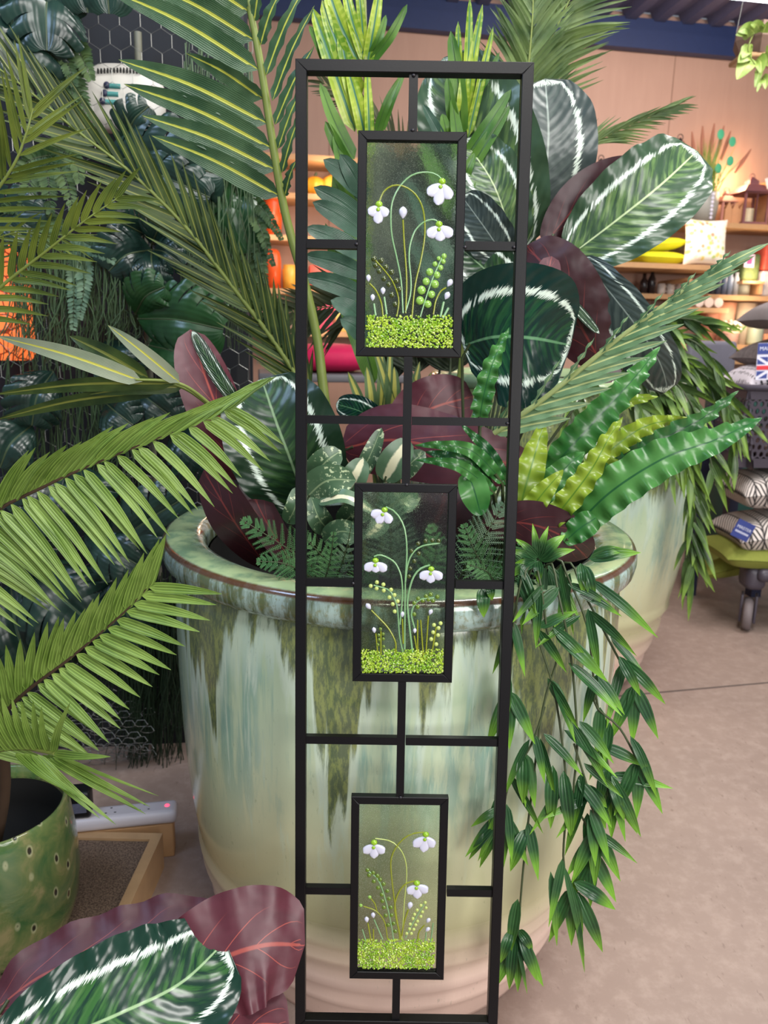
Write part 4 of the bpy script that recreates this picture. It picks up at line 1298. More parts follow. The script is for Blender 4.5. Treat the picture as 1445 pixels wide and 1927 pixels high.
for (a, b, c, d, w_) in ((1012, 1050, 966, 1012, 16), (1012, 1050, 1002, 985, 16), (1012, 1050, 1032, 990, 17), (1014, 1052, 1064, 1006, 26), (1016, 1055, 1082, 1034, 20), (1012, 1055, 1014, 1098, 18), (1010, 1055, 956, 1088, 20), (1008, 1052, 952, 1036, 16), (1005, 1060, 968, 1060, 14),
                         (1108, 1052, 1206, 1040, 24), (1115, 1044, 1180, 1036, 20), (1068, 1098, 1152, 1142, 16), (1110, 1090, 1238, 1200, 20), (1090, 1118, 1170, 1160, 14), (1170, 1240, 1252, 1325, 22), (1165, 1235, 1205, 1310, 20), (1042, 1188, 1144, 1284, 26), (1040, 1180, 1110, 1250, 20),
                         (1192, 1390, 1236, 1500, 18), (1186, 1385, 1228, 1482, 16), (1150, 1460, 1206, 1575, 20), (1148, 1470, 1175, 1545, 20), (1138, 1450, 1128, 1512, 20), (1080, 1660, 1158, 1712, 26), (1086, 1678, 1134, 1792, 26), (1072, 1664, 1096, 1762, 20), (1078, 1670, 1100, 1830, 12),
                         (968, 1765, 958, 1862, 22), (978, 1758, 1010, 1846, 22), (976, 1750, 1002, 1790, 18), (962, 1752, 942, 1812, 20), (972, 1770, 992, 1870, 8), (908, 1108, 910, 1162, 26), (920, 1105, 926, 1130, 18), (1098, 1064, 1118, 1130, 24), (1092, 1060, 1098, 1120, 18),
                         (1110, 1500, 1140, 1560, 20), (1100, 1480, 1142, 1520, 22), (1105, 1530, 1112, 1640, 24), (1060, 1450, 1075, 1580, 26), (1040, 1440, 1036, 1560, 26), (985, 1420, 984, 1512, 26), (990, 1560, 960, 1640, 24), (1062, 1630, 1100, 1800, 14), (1036, 1640, 1048, 1780, 16), (925, 1560, 882, 1618, 14), (948, 1520, 886, 1556, 16)):
    Y_ = 1.10 if a < 1000 else (1.10 if b > 1150 and a < 1100 else 1.12)
    q = [P(a, b, Y_), P((a + c) / 2, (b + d) / 2 - 4, Y_ - 0.015), P(c, d, Y_ - 0.01)]
    m.leaf(q, w_ * pxs(q[0]), (0.55, 1.0), roll=rnd.uniform(-15, 15), cup=0.25, nu=5, nv=12)
m.build('foliage', M_['bamboo'], so)

bb = thing('bamboo_plant', 'bushy bamboo-leaved plant overhanging the right side of the taller planter', 'plant', (0.80, 2.85, 1.03))
rnd = random.Random(33)
for stp in ([(1190, 690, 2.7), (1240, 640, 2.6), (1300, 640, 2.5), (1345, 680, 2.45)], [(1190, 690, 2.7), (1270, 670, 2.55), (1340, 720, 2.45), (1385, 780, 2.4)], [(1200, 700, 2.65), (1270, 720, 2.5), (1320, 800, 2.42), (1340, 880, 2.4)],
            [(1190, 700, 2.65), (1250, 740, 2.5), (1290, 830, 2.42), (1305, 930, 2.4)], [(1210, 720, 2.6), (1270, 800, 2.42), (1300, 940, 2.4), (1290, 1050, 2.4)], [(1180, 690, 2.7), (1215, 720, 2.5), (1240, 800, 2.42), (1255, 860, 2.4)],
            [(1180, 690, 2.72), (1250, 610, 2.6), (1290, 600, 2.55), (1330, 610, 2.5)], [(1120, 700, 2.6), (1080, 740, 2.42), (1075, 830, 2.38)], [(1130, 700, 2.6), (1200, 760, 2.4), (1205, 840, 2.36)], [(1200, 700, 2.65), (1310, 700, 2.5), (1370, 760, 2.4), (1380, 850, 2.4)],
            [(1215, 720, 2.6), (1290, 850, 2.42), (1310, 1000, 2.4), (1300, 1080, 2.4)]):
    C_ = spline([np.array([0.80, 2.85, 1.02])] + LP(stp), 30)
    s = MB()
    s.tube(C_, 0.003, 5)
    so = s.build('arching_stem', M_['stem_dark'], bb)
    m = MB()
    for i in range(8, 30):
        p = C_[i]
        sc = pxs(p)
        T = nrm(C_[min(i + 1, 29)] - C_[i - 1])
        for k in range(rnd.choice((1, 1, 2))):
            d = T + np.array([rnd.uniform(-0.5, 0.9), rnd.uniform(-0.4, 0.1), rnd.uniform(-0.9, 0.35)])
            bamboo_leaf(m, p, d, rnd.uniform(52, 96) * sc, rnd.uniform(11, 16) * sc, roll=rnd.uniform(-50, 50))
    m.build('foliage', M_['bamboo2'], so)

# ------------------------------------------------------------------ left: plinth, pot and palm
PZ = 0.095
pl = thing('display_plinth', 'low plywood plinth topped with brown carpet at the left', 'plinth', (-0.9, 1.25, 0))
m = MB()
cn = Pz(306, 1568, PZ)
x1, y1 = cn[0], cn[1]
x0, y0 = -1.5, 0.72
for c, s in (((x1 - 0.012, (y0 + y1) / 2, PZ / 2), (0.024, y1 - y0, PZ)), (((x0 + x1) / 2 - 0.012, y1 - 0.012, PZ / 2), (x1 - x0 - 0.024, 0.024, PZ)), (((x0 + x1) / 2 - 0.012, y0 + 0.012, PZ / 2), (x1 - x0 - 0.024, 0.024, PZ)), ((x0 + 0.012, (y0 + y1) / 2, PZ / 2), (0.024, y1 - y0 - 0.048, PZ))):
    m.box(c, s)
m.build('plywood_frame', plain('birch_plywood', (206, 166, 122), 0.5, var=0.2, scale=18), pl, smooth=False)
m = MB()
m.box(((x0 + x1) / 2, (y0 + y1) / 2, PZ - 0.014), (x1 - x0 - 0.05, y1 - y0 - 0.05, 0.016))
carp = NT('brown_carpet')
tc = carp.n('ShaderNodeTexCoord')
nz = carp.noise(tc.outputs['Object'], 260.0, 3, 0.8)
carp.bump(nz, 0.8, 0.004)
m.build('carpet_top', carp.fin(carp.mix(carp.ss(nz, 0.35, 0.65), lin((74, 58, 48)), lin((146, 122, 104))), 0.95), pl, smooth=False)


def pitted():
    m = NT('pitted_green_glaze')
    tc = m.n('ShaderNodeTexCoord')
    o = tc.outputs['Object']
    n1 = m.noise(o, 14.0, 4, 0.6, 0.5)
    mp = m.n('ShaderNodeMapping', {'Vector': o, 'Scale': (1, 1, 0.5)})
    vo = m.n('ShaderNodeTexVoronoi', {'Vector': mp.outputs[0], 'Scale': 36.0, 'Randomness': 1.0})
    d = vo.outputs['Distance']
    sel = m.m('GREATER_THAN', m.n('ShaderNodeSeparateXYZ', {0: vo.outputs['Color']}).outputs[0], 0.6)
    pit = m.m('MULTIPLY', m.m('SUBTRACT', 1.0, m.ss(d, 0.10, 0.17)), sel)
    halo = m.m('MULTIPLY', m.m('SUBTRACT', 1.0, m.ss(d, 0.17, 0.28)), sel)
    c = m.ramp(n1, [(0.32, (60, 100, 56)), (0.5, (104, 120, 70)), (0.66, (150, 142, 98))])
    c = m.mix(m.m('MULTIPLY', halo, 0.6), c, lin((186, 186, 146)))
    c = m.mix(pit, c, lin((34, 34, 22)))
    m.bump(m.m('SUBTRACT', n1, m.m('MULTIPLY', pit, 1.4)), 0.5, 0.006)
    return m.fin(c, 0.16, coat=0.5)


pc = (-0.72, 1.345)
rimc = P(-22, 1512, pc[1])
sp_ = thing('pitted_pot', 'green glazed pot with small pitted holes standing on the carpeted plinth', 'pot', (pc[0], pc[1], PZ - 0.006))
pc = (rimc[0], rimc[1])
ph = rimc[2] - PZ + 0.006
m = MB()
base = np.array([pc[0], pc[1], PZ - 0.006])
RS = 137 * pxs(rimc)
m.lathe([(0.01, 0.0), (RS * 0.86, 0.0), (RS * 0.96, 0.02), (RS * 1.07, ph * 0.25), (RS * 1.11, ph * 0.45), (RS * 1.09, ph * 0.7), (RS * 1.04, ph * 0.9), (RS * 1.01, ph * 0.985), (RS * 0.985, ph), (RS * 0.95, ph * 0.99), (RS * 0.95, ph * 0.9)], base, 80)
m.build('body', pitted(), sp_)
m = MB()
m.lathe([(RS * 0.95, ph * 0.91), (RS * 0.99, ph * 0.7), (RS * 0.99, ph * 0.55), (0.001, ph * 0.55)], base, 64)
m.build('compost', M_['soil'], sp_)

ap = thing('areca_palm', 'palm with fresh yellow-green fronds growing in the pitted green pot', 'plant', (pc[0], pc[1], PZ + ph * 0.55))
rp = np.array([pc[0], pc[1], PZ + ph * 0.5])
m = MB()
m.tube([rp + np.array([0.0, -0.02, 0]), P(8, 1500, 1.31), P(5, 1400, 1.28)], 0.011, 8, n=10)
m.build('trunk', M_['trunk'], ap)
frond_part(ap, 'areca', [(-40, 1440, 1.22), (20, 1330, 1.16), (130, 1240, 1.11), (225, 1160, 1.08), (285, 1098, 1.07)], 25, 176, 21, ang=(36, 18), ang2=(86, 46), sides=(1, -1), t0=0.1, droop=0.1, rr=0.0045, seed=41, taper=(0.85, 0.75), lroll=14, nv=11, ramat='trunk', prof=(0.28, 0.8), curve=0.0)
frond_part(ap, 'areca', [(-160, 1120, 1.20), (-40, 985, 1.16), (90, 912, 1.13), (220, 855, 1.12), (370, 795, 1.14), (440, 760, 1.16)], 34, 205, 21, ang=(34, 14), ang2=(84, 56), sides=(1, -1), t0=0.08, droop=0.3, rr=0.0042, seed=42, taper=(0.85, 0.55), lroll=18, nv=11, ramat='trunk', prof=(0.28, 0.85))
frond_part(ap, 'areca_dark', [(-160, 560, 1.25), (-60, 430, 1.22), (20, 320, 1.19), (48, 255, 1.18), (62, 205, 1.18)], 13, 165, 10, ang=(48, 26), t0=0.42, droop=0.1, rr=0.005, seed=43, taper=(0.9, 0.8), lroll=30, nv=10)
frond_part(ap, 'areca_dark', [(-120, 680, 1.26), (-20, 560, 1.24), (90, 470, 1.22), (160, 415, 1.21), (225, 370, 1.21)], 15, 125, 13, ang=(46, 22), t0=0.25, droop=0.25, rr=0.004, seed=44, taper=(0.9, 0.7), lroll=20, nv=10)
frond_part(ap, 'areca_dark', [(-140, 700, 1.30), (-60, 500, 1.30), (20, 440, 1.30), (120, 450, 1.30)], 9, 130, 6, ang=(40, 18), t0=0.4, droop=0.25, rr=0.003, seed=49, lroll=30)
# arching frond with swept leaflets just above the pot
leaflets_part(ap, 'areca', [(-30, 1470, 1.24), (-20, 1420, 1.20), (40, 1408, 1.14), (102, 1418, 1.10)],
              [(102, 1418, 208, 1424, 17, 10), (100, 1417, 132, 1322, 15, 10), (92, 1414, 78, 1330, 14, 0), (82, 1412, 62, 1318, 14, 0), (70, 1412, 40, 1318, 15, 0), (58, 1411, 22, 1312, 16, 0), (46, 1411, 2, 1308, 17, 0), (34, 1411, -14, 1312, 18, 0), (20, 1412, -28, 1320, 18, 0), (8, 1412, -40, 1330, 18, 0),
               (102, 1420, 298, 1498, 9, 40), (96, 1420, 282, 1518, 14, 30), (90, 1420, 274, 1532, 14, 20), (80, 1420, 262, 1524, 14, 20), (70, 1419, 218, 1552, 13, 20), (58, 1418, 188, 1540, 14, 30), (46, 1417, 160, 1506, 16, 40), (30, 1417, 130, 1490, 18, 40)], rr=0.005, prof=(0.2, 0.7), dY=-0.06)
cn_ = MB()
for e in ((-40, 1440, 1.22), (-160, 1120, 1.20), (-160, 560, 1.25), (-120, 680, 1.26), (-140, 700, 1.30), (-30, 1470, 1.24)):
    q = P(*e)
    cn_.tube([rp, (rp + q) / 2 + np.array([-0.03, 0, 0.04]), q], 0.005, 6, n=10)
cn_.build('stalk', M_['stem'], ap)

# foreground leaves, bottom left
fc = thing('calathea_plant', 'plant with a big glossy white-ringed leaf over wine red leaves in the bottom left foreground', 'plant', (-0.42, 0.62, 0.0))
rfc = np.array([-0.42, 0.60, 0.16])
m = MB()
m.lathe([(0.005, 0.0), (0.075, 0.0), (0.095, 0.14), (0.1, 0.16), (0.09, 0.16), (0.085, 0.13), (0.002, 0.13)], (-0.42, 0.60, 0), 40)
m.build('nursery_pot', plain('black_plastic', (24, 24, 26), 0.5), fc)
LF = lambda mat, pts, w_, **k: leaf_part(fc, mat, pts, w_, petiole=rfc, nu=15, nv=30, **k)
LF('cal_fore', [(-40, 2030, 0.74), (90, 1965, 0.78), (230, 1905, 0.84), (340, 1850, 0.88), (424, 1772, 0.92)], 262, cup=0.12, roll=4, wave=0.006, wn=6, prof=(0.5, 0.34))
LF('maroon', [(-10, 1900, 0.92), (90, 1830, 0.96), (250, 1775, 1.00), (330, 1745, 1.02), (420, 1735, 1.03)], 150, under=True, roll=22, wave=0.006, wn=5, prof=(0.4, 0.4))
LF('maroon', [(250, 1930, 0.86), (390, 1820, 0.90), (490, 1780, 0.92), (574, 1778, 0.95)], 215, under=True, roll=-8, wave=0.005, wn=6, prof=(0.5, 0.32), cup=0.1)
LF('maroon', [(300, 2060, 0.80), (400, 1960, 0.84), (480, 1930, 0.88), (545, 1930, 0.90)], 160, under=True, roll=10, wave=0.004, wn=4, prof=(0.5, 0.36))

# power strip on the plinth back edge
eb = Pz(335, 1545, PZ)
ea = Pz(40, 1575, PZ)
dx = nrm(eb - ea)
dyv = np.cross([0, 0, 1.0], dx)
EAX = [dx, dyv, np.array([0, 0, 1.0])]
ee = Pz(320, 1532, PZ + 0.03)
ecl = ee - dx * 0.20
ecl = np.array([ecl[0], ecl[1] + 0.03, 0.0])
es = thing('extension_lead', 'white multi-socket extension block with a small red light behind the carpeted plinth', 'extension lead', (ecl[0], ecl[1], 0))
m = MB()
m.bevel_box(ecl + np.array([0, 0, PZ + 0.018]), (0.42, 0.062, 0.036), 0.014, EAX, 4)
m.build('socket_block', plain('white_plastic', (214, 208, 216), 0.35, var=0.04), es)
m = MB()
m.bevel_box(ecl + np.array([0, 0, PZ / 2]), (0.40, 0.05, PZ), 0.004, EAX)
m.build('bracket', M_['wood'], es)
m = MB()
m.blob(ecl + dx * 0.185 + np.array([0, 0, PZ + 0.036]), (0.006, 0.006, 0.003), EAX)
red = NT('red_neon')
red.b.inputs['Emission Color'].default_value = lin((255, 60, 90))
red.b.inputs['Emission Strength'].default_value = 3.0
m.build('indicator_light', red.fin(lin((255, 90, 110)), 0.3), es, label='glowing red indicator light')
m = MB()
for k in (0.13, 0.05):
    for (a, b) in ((0, 0.012), (-0.011, -0.008), (0.011, -0.008)):
        m.box(ecl + dx * (k + a) + dyv * b + np.array([0, 0, PZ + 0.0362]), (0.005, 0.003, 0.001), EAX)
m.build('socket_hole', M_['soil'], es, smooth=False)
ad = thing('power_adapter', 'black power adapter plugged into the white extension block', 'adapter', ecl - dx * 0.02 + np.array([0, 0, PZ + 0.037]))
m = MB()
ac = ecl - dx * 0.02 + np.array([0, 0, PZ + 0.037 + 0.035])
m.bevel_box(ac, (0.055, 0.05, 0.07), 0.008, EAX, 3)
m.build('adapter_body', plain('black_adapter', (20, 20, 24), 0.4), ad)
m = MB()
m.box(ac + dyv * -0.0252 + np.array([0, 0, -0.005]), (0.036, 0.001, 0.026), EAX)
m.build('rating_plate', plain('grey_print', (120, 124, 150), 0.5, var=0.6, scale=500), ad, smooth=False)

# ------------------------------------------------------------------ left: planted wire-mesh wall
WA = math.radians(8)
wx = np.array([math.cos(WA), math.sin(WA), 0])
wy = np.array([-math.sin(WA), math.cos(WA), 0])
W0 = np.array([-0.9, 2.17, 0])
WAX = [wx, wy, np.array([0, 0, 1.0])]


def gp(px, py, off=0.0):
    d = fw + cr * (px - 722.5) / F - cu * (py - 963.5) / F
    o = W0 - wy * off
    return CAMP + d * (float(np.dot(o - CAMP, wy)) / float(np.dot(d, wy)))


def gs(px, py, off=0.0):
    """photo point -> (px, py, Y) at OFF metres in front of the planted wall"""
    return (px, py, gp(px, py, off)[1])


rt = gp(470, 700, 0.0)
wr = float(np.dot(rt - W0, wx))
m = MB()
wlen = wr + 1.2
m.box(W0 + wx * (wr - wlen / 2) + wy * 0.30 + bz * 1.2, (wlen, 0.05, 2.4), WAX)
struct(m.build('wall_left', plain('charcoal_board', (30, 33, 40), 0.8), smooth=False))
m = MB()
m.box(W0 + wx * (wr - wlen / 2) + wy * 0.06 + bz * 0.17, (wlen, 0.03, 0.34), WAX)
for k in (0.0, 0.55, 1.1):
    m.box(W0 + wx * (wr - 0.02 - k) + wy * 0.055 + bz * 1.2, (0.035, 0.05, 2.4), WAX)
struct(m.build('trim_4', plain('dark_batten', (38, 40, 46), 0.7), smooth=False))
wmsh = MB()
hx = 0.052
rh = hx / math.sqrt(3)
rnd = random.Random(5)
rowi = 0
zz = 0.05
while zz < 2.35:
    xx = -0.95 + (hx / 2 if rowi % 2 else 0)
    while xx < wr:
        c = W0 + wx * xx + wy * 0.02 + bz * zz
        pz = [c + wx * (rh * math.sin(a) * 1.0) + bz * (rh * math.cos(a)) for a in [k * PI / 3 for k in range(6)]]
        wmsh.tube([pz[0] , pz[1]], 0.0007, 3, cap=False)
        wmsh.tube([pz[1], pz[2]], 0.0009, 3, cap=False)
        wmsh.tube([pz[5], pz[0]], 0.0007, 3, cap=False)
        xx += hx
    zz += rh * 1.5
    rowi += 1
tag(wmsh.build('chicken_wire', M_['wire'], smooth=False), 'galvanised hexagonal wire mesh stretched over the dark planted wall', 'wire mesh')
q = gp(255, 120, -0.18)
cane = MB()
cane.tube([np.array([q[0], q[1], 0.0]), np.array([q[0], q[1], 1.3]), np.array([q[0] + 0.01, q[1], 2.1])], lambda t: 0.011, 8, n=20)
tag(cane.build('bamboo_cane', plain('pale_cane', (120, 120, 104), 0.5)), 'pale upright cane behind the wire mesh at the top left', 'cane')

# crumpled wire left over at the foot of the wall
cw = MB()
rnd = random.Random(15)
for rr_ in range(9):
    for kk in range(7):
        z_ = 0.02 + rr_ * 0.022
        bulge = 0.05 + 0.07 * math.sin(PI * min(1.0, (rr_ + 0.5) / 9))
        c_ = gp(214, 1420, 0.0)
        c_ = np.array([c_[0], c_[1], 0]) + wx * ((kk - 3 + (0.5 if rr_ % 2 else 0)) * 0.036) - wy * (bulge + rnd.uniform(-0.01, 0.01)) + bz * (z_ + rnd.uniform(-0.004, 0.004))
        cw.tube([c_ + wx * 0.02 * math.cos(q) + bz * 0.012 * math.sin(q) - wy * 0.006 * math.cos(2 * q) for q in np.linspace(0, 2 * PI, 7)], 0.0011, 4, cap=False)
tag(cw.build('wire_offcut', M_['wire']), 'crumpled roll of wire mesh on the floor at the foot of the planted wall', 'wire mesh')

# white lantern behind the mesh
lc = gp(232, 188, -0.085)
lsc = pxs(lc)
pln = thing('paper_lantern', 'rounded white lantern with three teal dashes behind the wire mesh', 'lantern', lc)
m = MB()
m.blob(lc, (78 * lsc, 0.045, 60 * lsc), WAX, 28, 18, 0.72)
m.build('shade', plain('white_paper', (226, 222, 214), 0.6, var=0.05), pln)
m = MB()
for k in range(3):
    q = gp(214 - k * 4, 162 + k * 15, -0.040)
    m.tube([q - wx * 8 * lsc, q + wx * 12 * lsc], 4.4 * lsc, 8)
m.build('dash', plain('teal_print', (84, 160, 158), 0.5), pln, label='teal dashes')
m = MB()
for k in range(3):
    q = gp(201 - k * 4, 160 + k * 15, -0.037)
    m.blob(q, (6 * lsc, 4 * lsc, 6 * lsc), WAX, 10, 8)
m.build('dot', plain('slate_print', (52, 56, 84), 0.5), pln, label='slate blue dots')
m = MB()
for k in range(14):
    q = gp(188 + k * 6, 137 + abs(k - 7) * 0.25, -0.065)
    m.box(q, (2.0 * lsc, 0.05, 8 * lsc), WAX)
m.build('slot', M_['soil'], pln, smooth=False)


def monstera(parent, mat, base, tip, wpx, off0=0.05, off1=0.10, fingers=6, roll=0, name='leaf'):
    """Split leaf: lobes separated by slots that run out from near the midrib."""
    m = MB()
    a, c = gp(base[0], base[1], off0), gp(tip[0], tip[1], off1)
    b = (a + c) / 2 + np.array([0, -0.03, 0.01])
    C_ = spline([a, b, c], 41)
    sc = pxs(b)
    hwm = wpx * sc / 2
    V0 = nrm(CAMP - b)
    for s in (1, -1):
        for k in range(fingers):
            v0, v1 = k / fingers, (k + 1) / fingers
            rows, uvs = [], []
            for i in range(9):
                u = i / 8
                g = 0.10 * max(0, (u - 0.42) / 0.58) ** 0.7 * (v1 - v0)
                row, uvr = [], []
                for j in range(6):
                    v = v0 + g + (v1 - v0 - 2 * g) * j / 5
                    vv = min(max(v, 0.002), 0.998)
                    hw = hwm * (vv ** 0.45) * ((1 - vv) ** 0.5) * 2.0
                    x = v * 40
                    i0 = min(int(x), 39)
                    p = C_[i0] * (1 - (x - i0)) + C_[i0 + 1] * (x - i0)
                    T = nrm(C_[i0 + 1] - C_[i0])
                    Sd = nrm(np.cross(T, V0))
                    N = np.cross(Sd, T)
                    r = math.radians(roll)
                    S2, N2 = Sd * math.cos(r) + N * math.sin(r), N * math.cos(r) - Sd * math.sin(r)
                    rb = 1 - 0.10 * abs(2 * j / 5 - 1) ** 3 * u
                    row.append(p + S2 * s * hw * u * rb + T * hw * 0.45 * u * u + N2 * (0.10 * hw * math.sin(PI * u) - 0.16 * hw * u * u + 0.035 * hw * math.sin(j / 5 * PI) * u))
                    uvr.append((0.5 + s * u / 2, v))
                rows.append(row)
                uvs.append(uvr)
            m.grid(rows, uvs, flip=(s > 0))
    o = m.build(name, M_[mat], parent)
    st_ = MB()
    st_.tube([a, b, c], 0.0022, 5, n=8)
    q = a + np.array([0.0, 0.06, -0.10])
    st_.tube([gp(base[0], base[1] + 30, -0.01), a], 0.003, 5)
    st_.build('leaf_stalk', M_['stem_dark'], o)
    return o


def mons(label, mat, leaves, **k):
    b = leaves[0][0]
    t = thing('monstera_plant', label, 'plant', gp(b[0], b[1], 0.0))
    for (bs, tp_, w_) in leaves:
        monstera(t, mat, bs, tp_, w_, **k)
    return t


mons('split-leaved plant with large bluish glossy leaves in the top left corner of the planted wall', 'wallleaf', [((30, -30), (40, 150), 190), ((110, -60), (88, 95), 150)], off0=0.08, off1=0.16)
mons('split-leaved plant whose rounded lobes hang along the top edge above the wire mesh', 'wallleaf', [((130, -60), (105, 24), 120), ((170, -60), (165, 24), 90), ((215, -70), (205, 26), 100), ((40, -90), (60, 10), 120)], off0=0.10, off1=0.14, fingers=2)
mons('split-leaved plant with a wide dark folded leaf below the white lantern', 'wallleaf', [((200, 300), (420, 330), 160), ((235, 285), (280, 200), 80), ((215, 310), (395, 372), 120)], off0=0.06, off1=0.13)
mons('split-leaved plant with blue-sheened leaves left of the long diagonal frond', 'wallleaf', [((285, 470), (205, 510), 110), ((285, 470), (300, 545), 70), ((285, 460), (330, 420), 80), ((290, 470), (345, 500), 60), ((270, 440), (200, 420), 90)], off0=0.06, off1=0.12)
mons('split-leaved plant with mid green leaves above the wine red upright leaf', 'wallleaf_green', [((260, 600), (420, 620), 150), ((280, 650), (400, 690), 120), ((255, 590), (310, 540), 90)], off0=0.08, off1=0.16)
mons('split-leaved plant with two dark leaves on the far left below the ferns', 'wallleaf', [((-20, 420), (85, 400), 90), ((-10, 400), (60, 460), 80)], off0=0.06, off1=0.12)
mons('split-leaved plant with a green hanging leaf at the right edge of the planted wall', 'wallleaf_green', [((440, 330), (470, 475), 105), ((430, 320), (492, 370), 70), ((420, 330), (432, 440), 80)], off0=0.04, off1=0.08, fingers=3)
mons('split-leaved plant with crumpled bluish leaves beside the second palm frond', 'wallleaf', [((110, 890), (90, 1010), 130), ((150, 880), (190, 960), 100), ((60, 800), (0, 880), 120), ((200, 760), (250, 800), 90)], off0=0.07, off1=0.14)
mons('split-leaved plant with a long dark leaf to the left of the big planter rim', 'wallleaf', [((200, 1040), (350, 935), 120), ((160, 1000), (290, 1080), 110), ((230, 1000), (330, 1000), 110)], off0=0.07, off1=0.14)
mons('split-leaved plant with big dark leaves low behind the lower palm frond', 'wallleaf', [((60, 1060), (180, 1180), 190), ((20, 1100), (60, 1260), 160), ((230, 1080), (260, 1220), 130), ((10, 980), (80, 1060), 120)], off0=0.05, off1=0.10)
mons('split-leaved plant with dark leaves half hidden below the grey ribbed leaflets', 'wallleaf', [((100, 700), (60, 800), 110), ((250, 730), (330, 790), 100), ((200, 640), (250, 720), 100), ((330, 800), (400, 880), 120), ((330, 560), (250, 540), 80)], off0=0.05, off1=0.10)


def strings(label, px0, px1, py0, py1, n, mat, off=(0.02, 0.12), rad=0.0022, seed=0, wig=0.012):
    rnd = random.Random(seed)
    t0 = gp((px0 + px1) / 2, py0, off[0])
    m = MB()
    for k in range(n):
        x = rnd.uniform(px0, px1)
        ya = py0 + rnd.uniform(-0.05, 0.25) * (py1 - py0)
        yb = py1 - rnd.random() ** 1.5 * 0.45 * (py1 - py0)
        if yb - ya < 40:
            continue
        of = rnd.uniform(*off)
        p0, p1 = gp(x, ya, of), gp(x + rnd.gauss(0, 18), yb, of)
        nseg = 9
        pts = []
        ph_ = rnd.uniform(0, 6)
        for i in range(nseg + 1):
            t = i / nseg
            q = p0 * (1 - t) + p1 * t
            pts.append(q + np.array([math.sin(ph_ + 5 * t + math.sin(9 * t + ph_)), 0.6 * math.cos(ph_ + 4 * t), 0]) * wig * (0.3 + t))
        m.tube(pts, lambda t, r=rad * rnd.uniform(0.6, 1.35): r * (1.0 - 0.5 * t), 4, n=22)
    return tag(m.build('string_vine', M_[mat]), label, 'plant')


strings('dense curtain of green string vines hanging at the right of the planted wall', 345, 475, 105, 660, 150, 'string', seed=1)
strings('tangle of string vines hanging below the ferns at the left of the planted wall', 25, 235, 455, 700, 170, 'string', seed=2)
strings('sparse string vines hanging behind the grey ribbed leaflets at the far left', 10, 250, 680, 1020, 90, 'string', seed=3, off=(0.0, 0.05))
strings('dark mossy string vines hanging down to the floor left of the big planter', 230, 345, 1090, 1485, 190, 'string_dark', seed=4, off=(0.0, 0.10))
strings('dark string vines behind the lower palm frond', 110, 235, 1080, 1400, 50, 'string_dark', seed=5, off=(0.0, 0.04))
strings('string vines trailing left of the wine red upright leaf', 200, 330, 560, 660, 40, 'string', seed=6, off=(0.0, 0.05))


def wall_fern(label, fr, mat='wallfern', L=26, n=26):
    b = fr[0][0]
    t = thing('hanging_fern', label, 'plant', gp(b[0], b[1], 0.0))
    for i, pts in enumerate(fr):
        frond_part(t, mat, [gs(a, b, o) for a, b, o in zip([p[0] for p in pts], [p[1] for p in pts], (0.06, 0.12, 0.13, 0.12)[:len(pts)])], n, L, 7, ang=(78, 60), t0=0.05, droop=0.25, rr=0.0016, seed=60 + i, prof=(0.3, 0.45), nu=3, nv=5, taper=(0.9, 0.35), lroll=30, ramat='stem_dark')
    return t


wall_fern('hanging fern with long narrow fronds in front of the wire mesh at the top left', [[(105, 55), (125, 110), (140, 160)], [(95, 70), (85, 150), (88, 220)], [(110, 70), (135, 170), (160, 262)], [(120, 90), (150, 180), (175, 260)], [(100, 80), (110, 160), (140, 240)], [(140, 80), (160, 120), (172, 150)]])
wall_fern('hanging fern with short bushy fronds behind the left palm fan', [[(70, 280), (60, 330), (40, 390)], [(75, 280), (90, 330), (95, 400)], [(80, 275), (120, 330), (140, 400)], [(90, 270), (140, 300), (150, 345)], [(60, 380), (30, 385), (8, 392)], [(95, 400), (92, 430), (80, 470)], [(110, 290), (60, 300), (30, 330)]])
wall_fern('hanging fern with one long bluish tail among the string vines', [[(150, 450), (140, 530), (138, 620)], [(150, 450), (185, 470), (215, 492)], [(150, 455), (158, 530), (150, 600)]], mat='fern_blue', L=20)
wall_fern('hanging fern with thin dark fronds at the right edge of the planted wall', [[(470, 372), (500, 400), (530, 450)], [(480, 440), (492, 490), (500, 560)], [(470, 380), (490, 430), (515, 500)], [(480, 470), (486, 520), (484, 580)]], L=16)

# orange glow at the far left: invented glowing shape standing in for lit shop beyond
lo = gp(10, 570, -0.14)
orl = thing('orange_glow_standin', 'orange stand-in for the lit shop beyond, showing through the vines at the far left edge', 'glowing stand-in', lo)
m = MB()
m.lathe([(0.05, 0.16), (0.07, 0.12), (0.085, 0.0), (0.08, -0.12), (0.06, -0.16)], lo, 32)
em = NT('orange_glow')
tc = em.n('ShaderNodeTexCoord')
vz = em.n('ShaderNodeTexVoronoi', {'Vector': tc.outputs['Object'], 'Scale': 26.0}, feature='DISTANCE_TO_EDGE').outputs[0]
ec = em.mix(em.ss(vz, 0.02, 0.08), lin((120, 40, 10)), lin((255, 122, 60)))
em.s(em.b.inputs['Emission Color'], ec)
em.b.inputs['Emission Strength'].default_value = 0.9
m.build('shade', em.fin(ec, 0.6), orl)
m = MB()
m.tube([lo + np.array([0, 0, 0.16]), lo + np.array([0, 0, 0.9])], 0.003, 6)
m.build('cord', M_['soil'], orl)

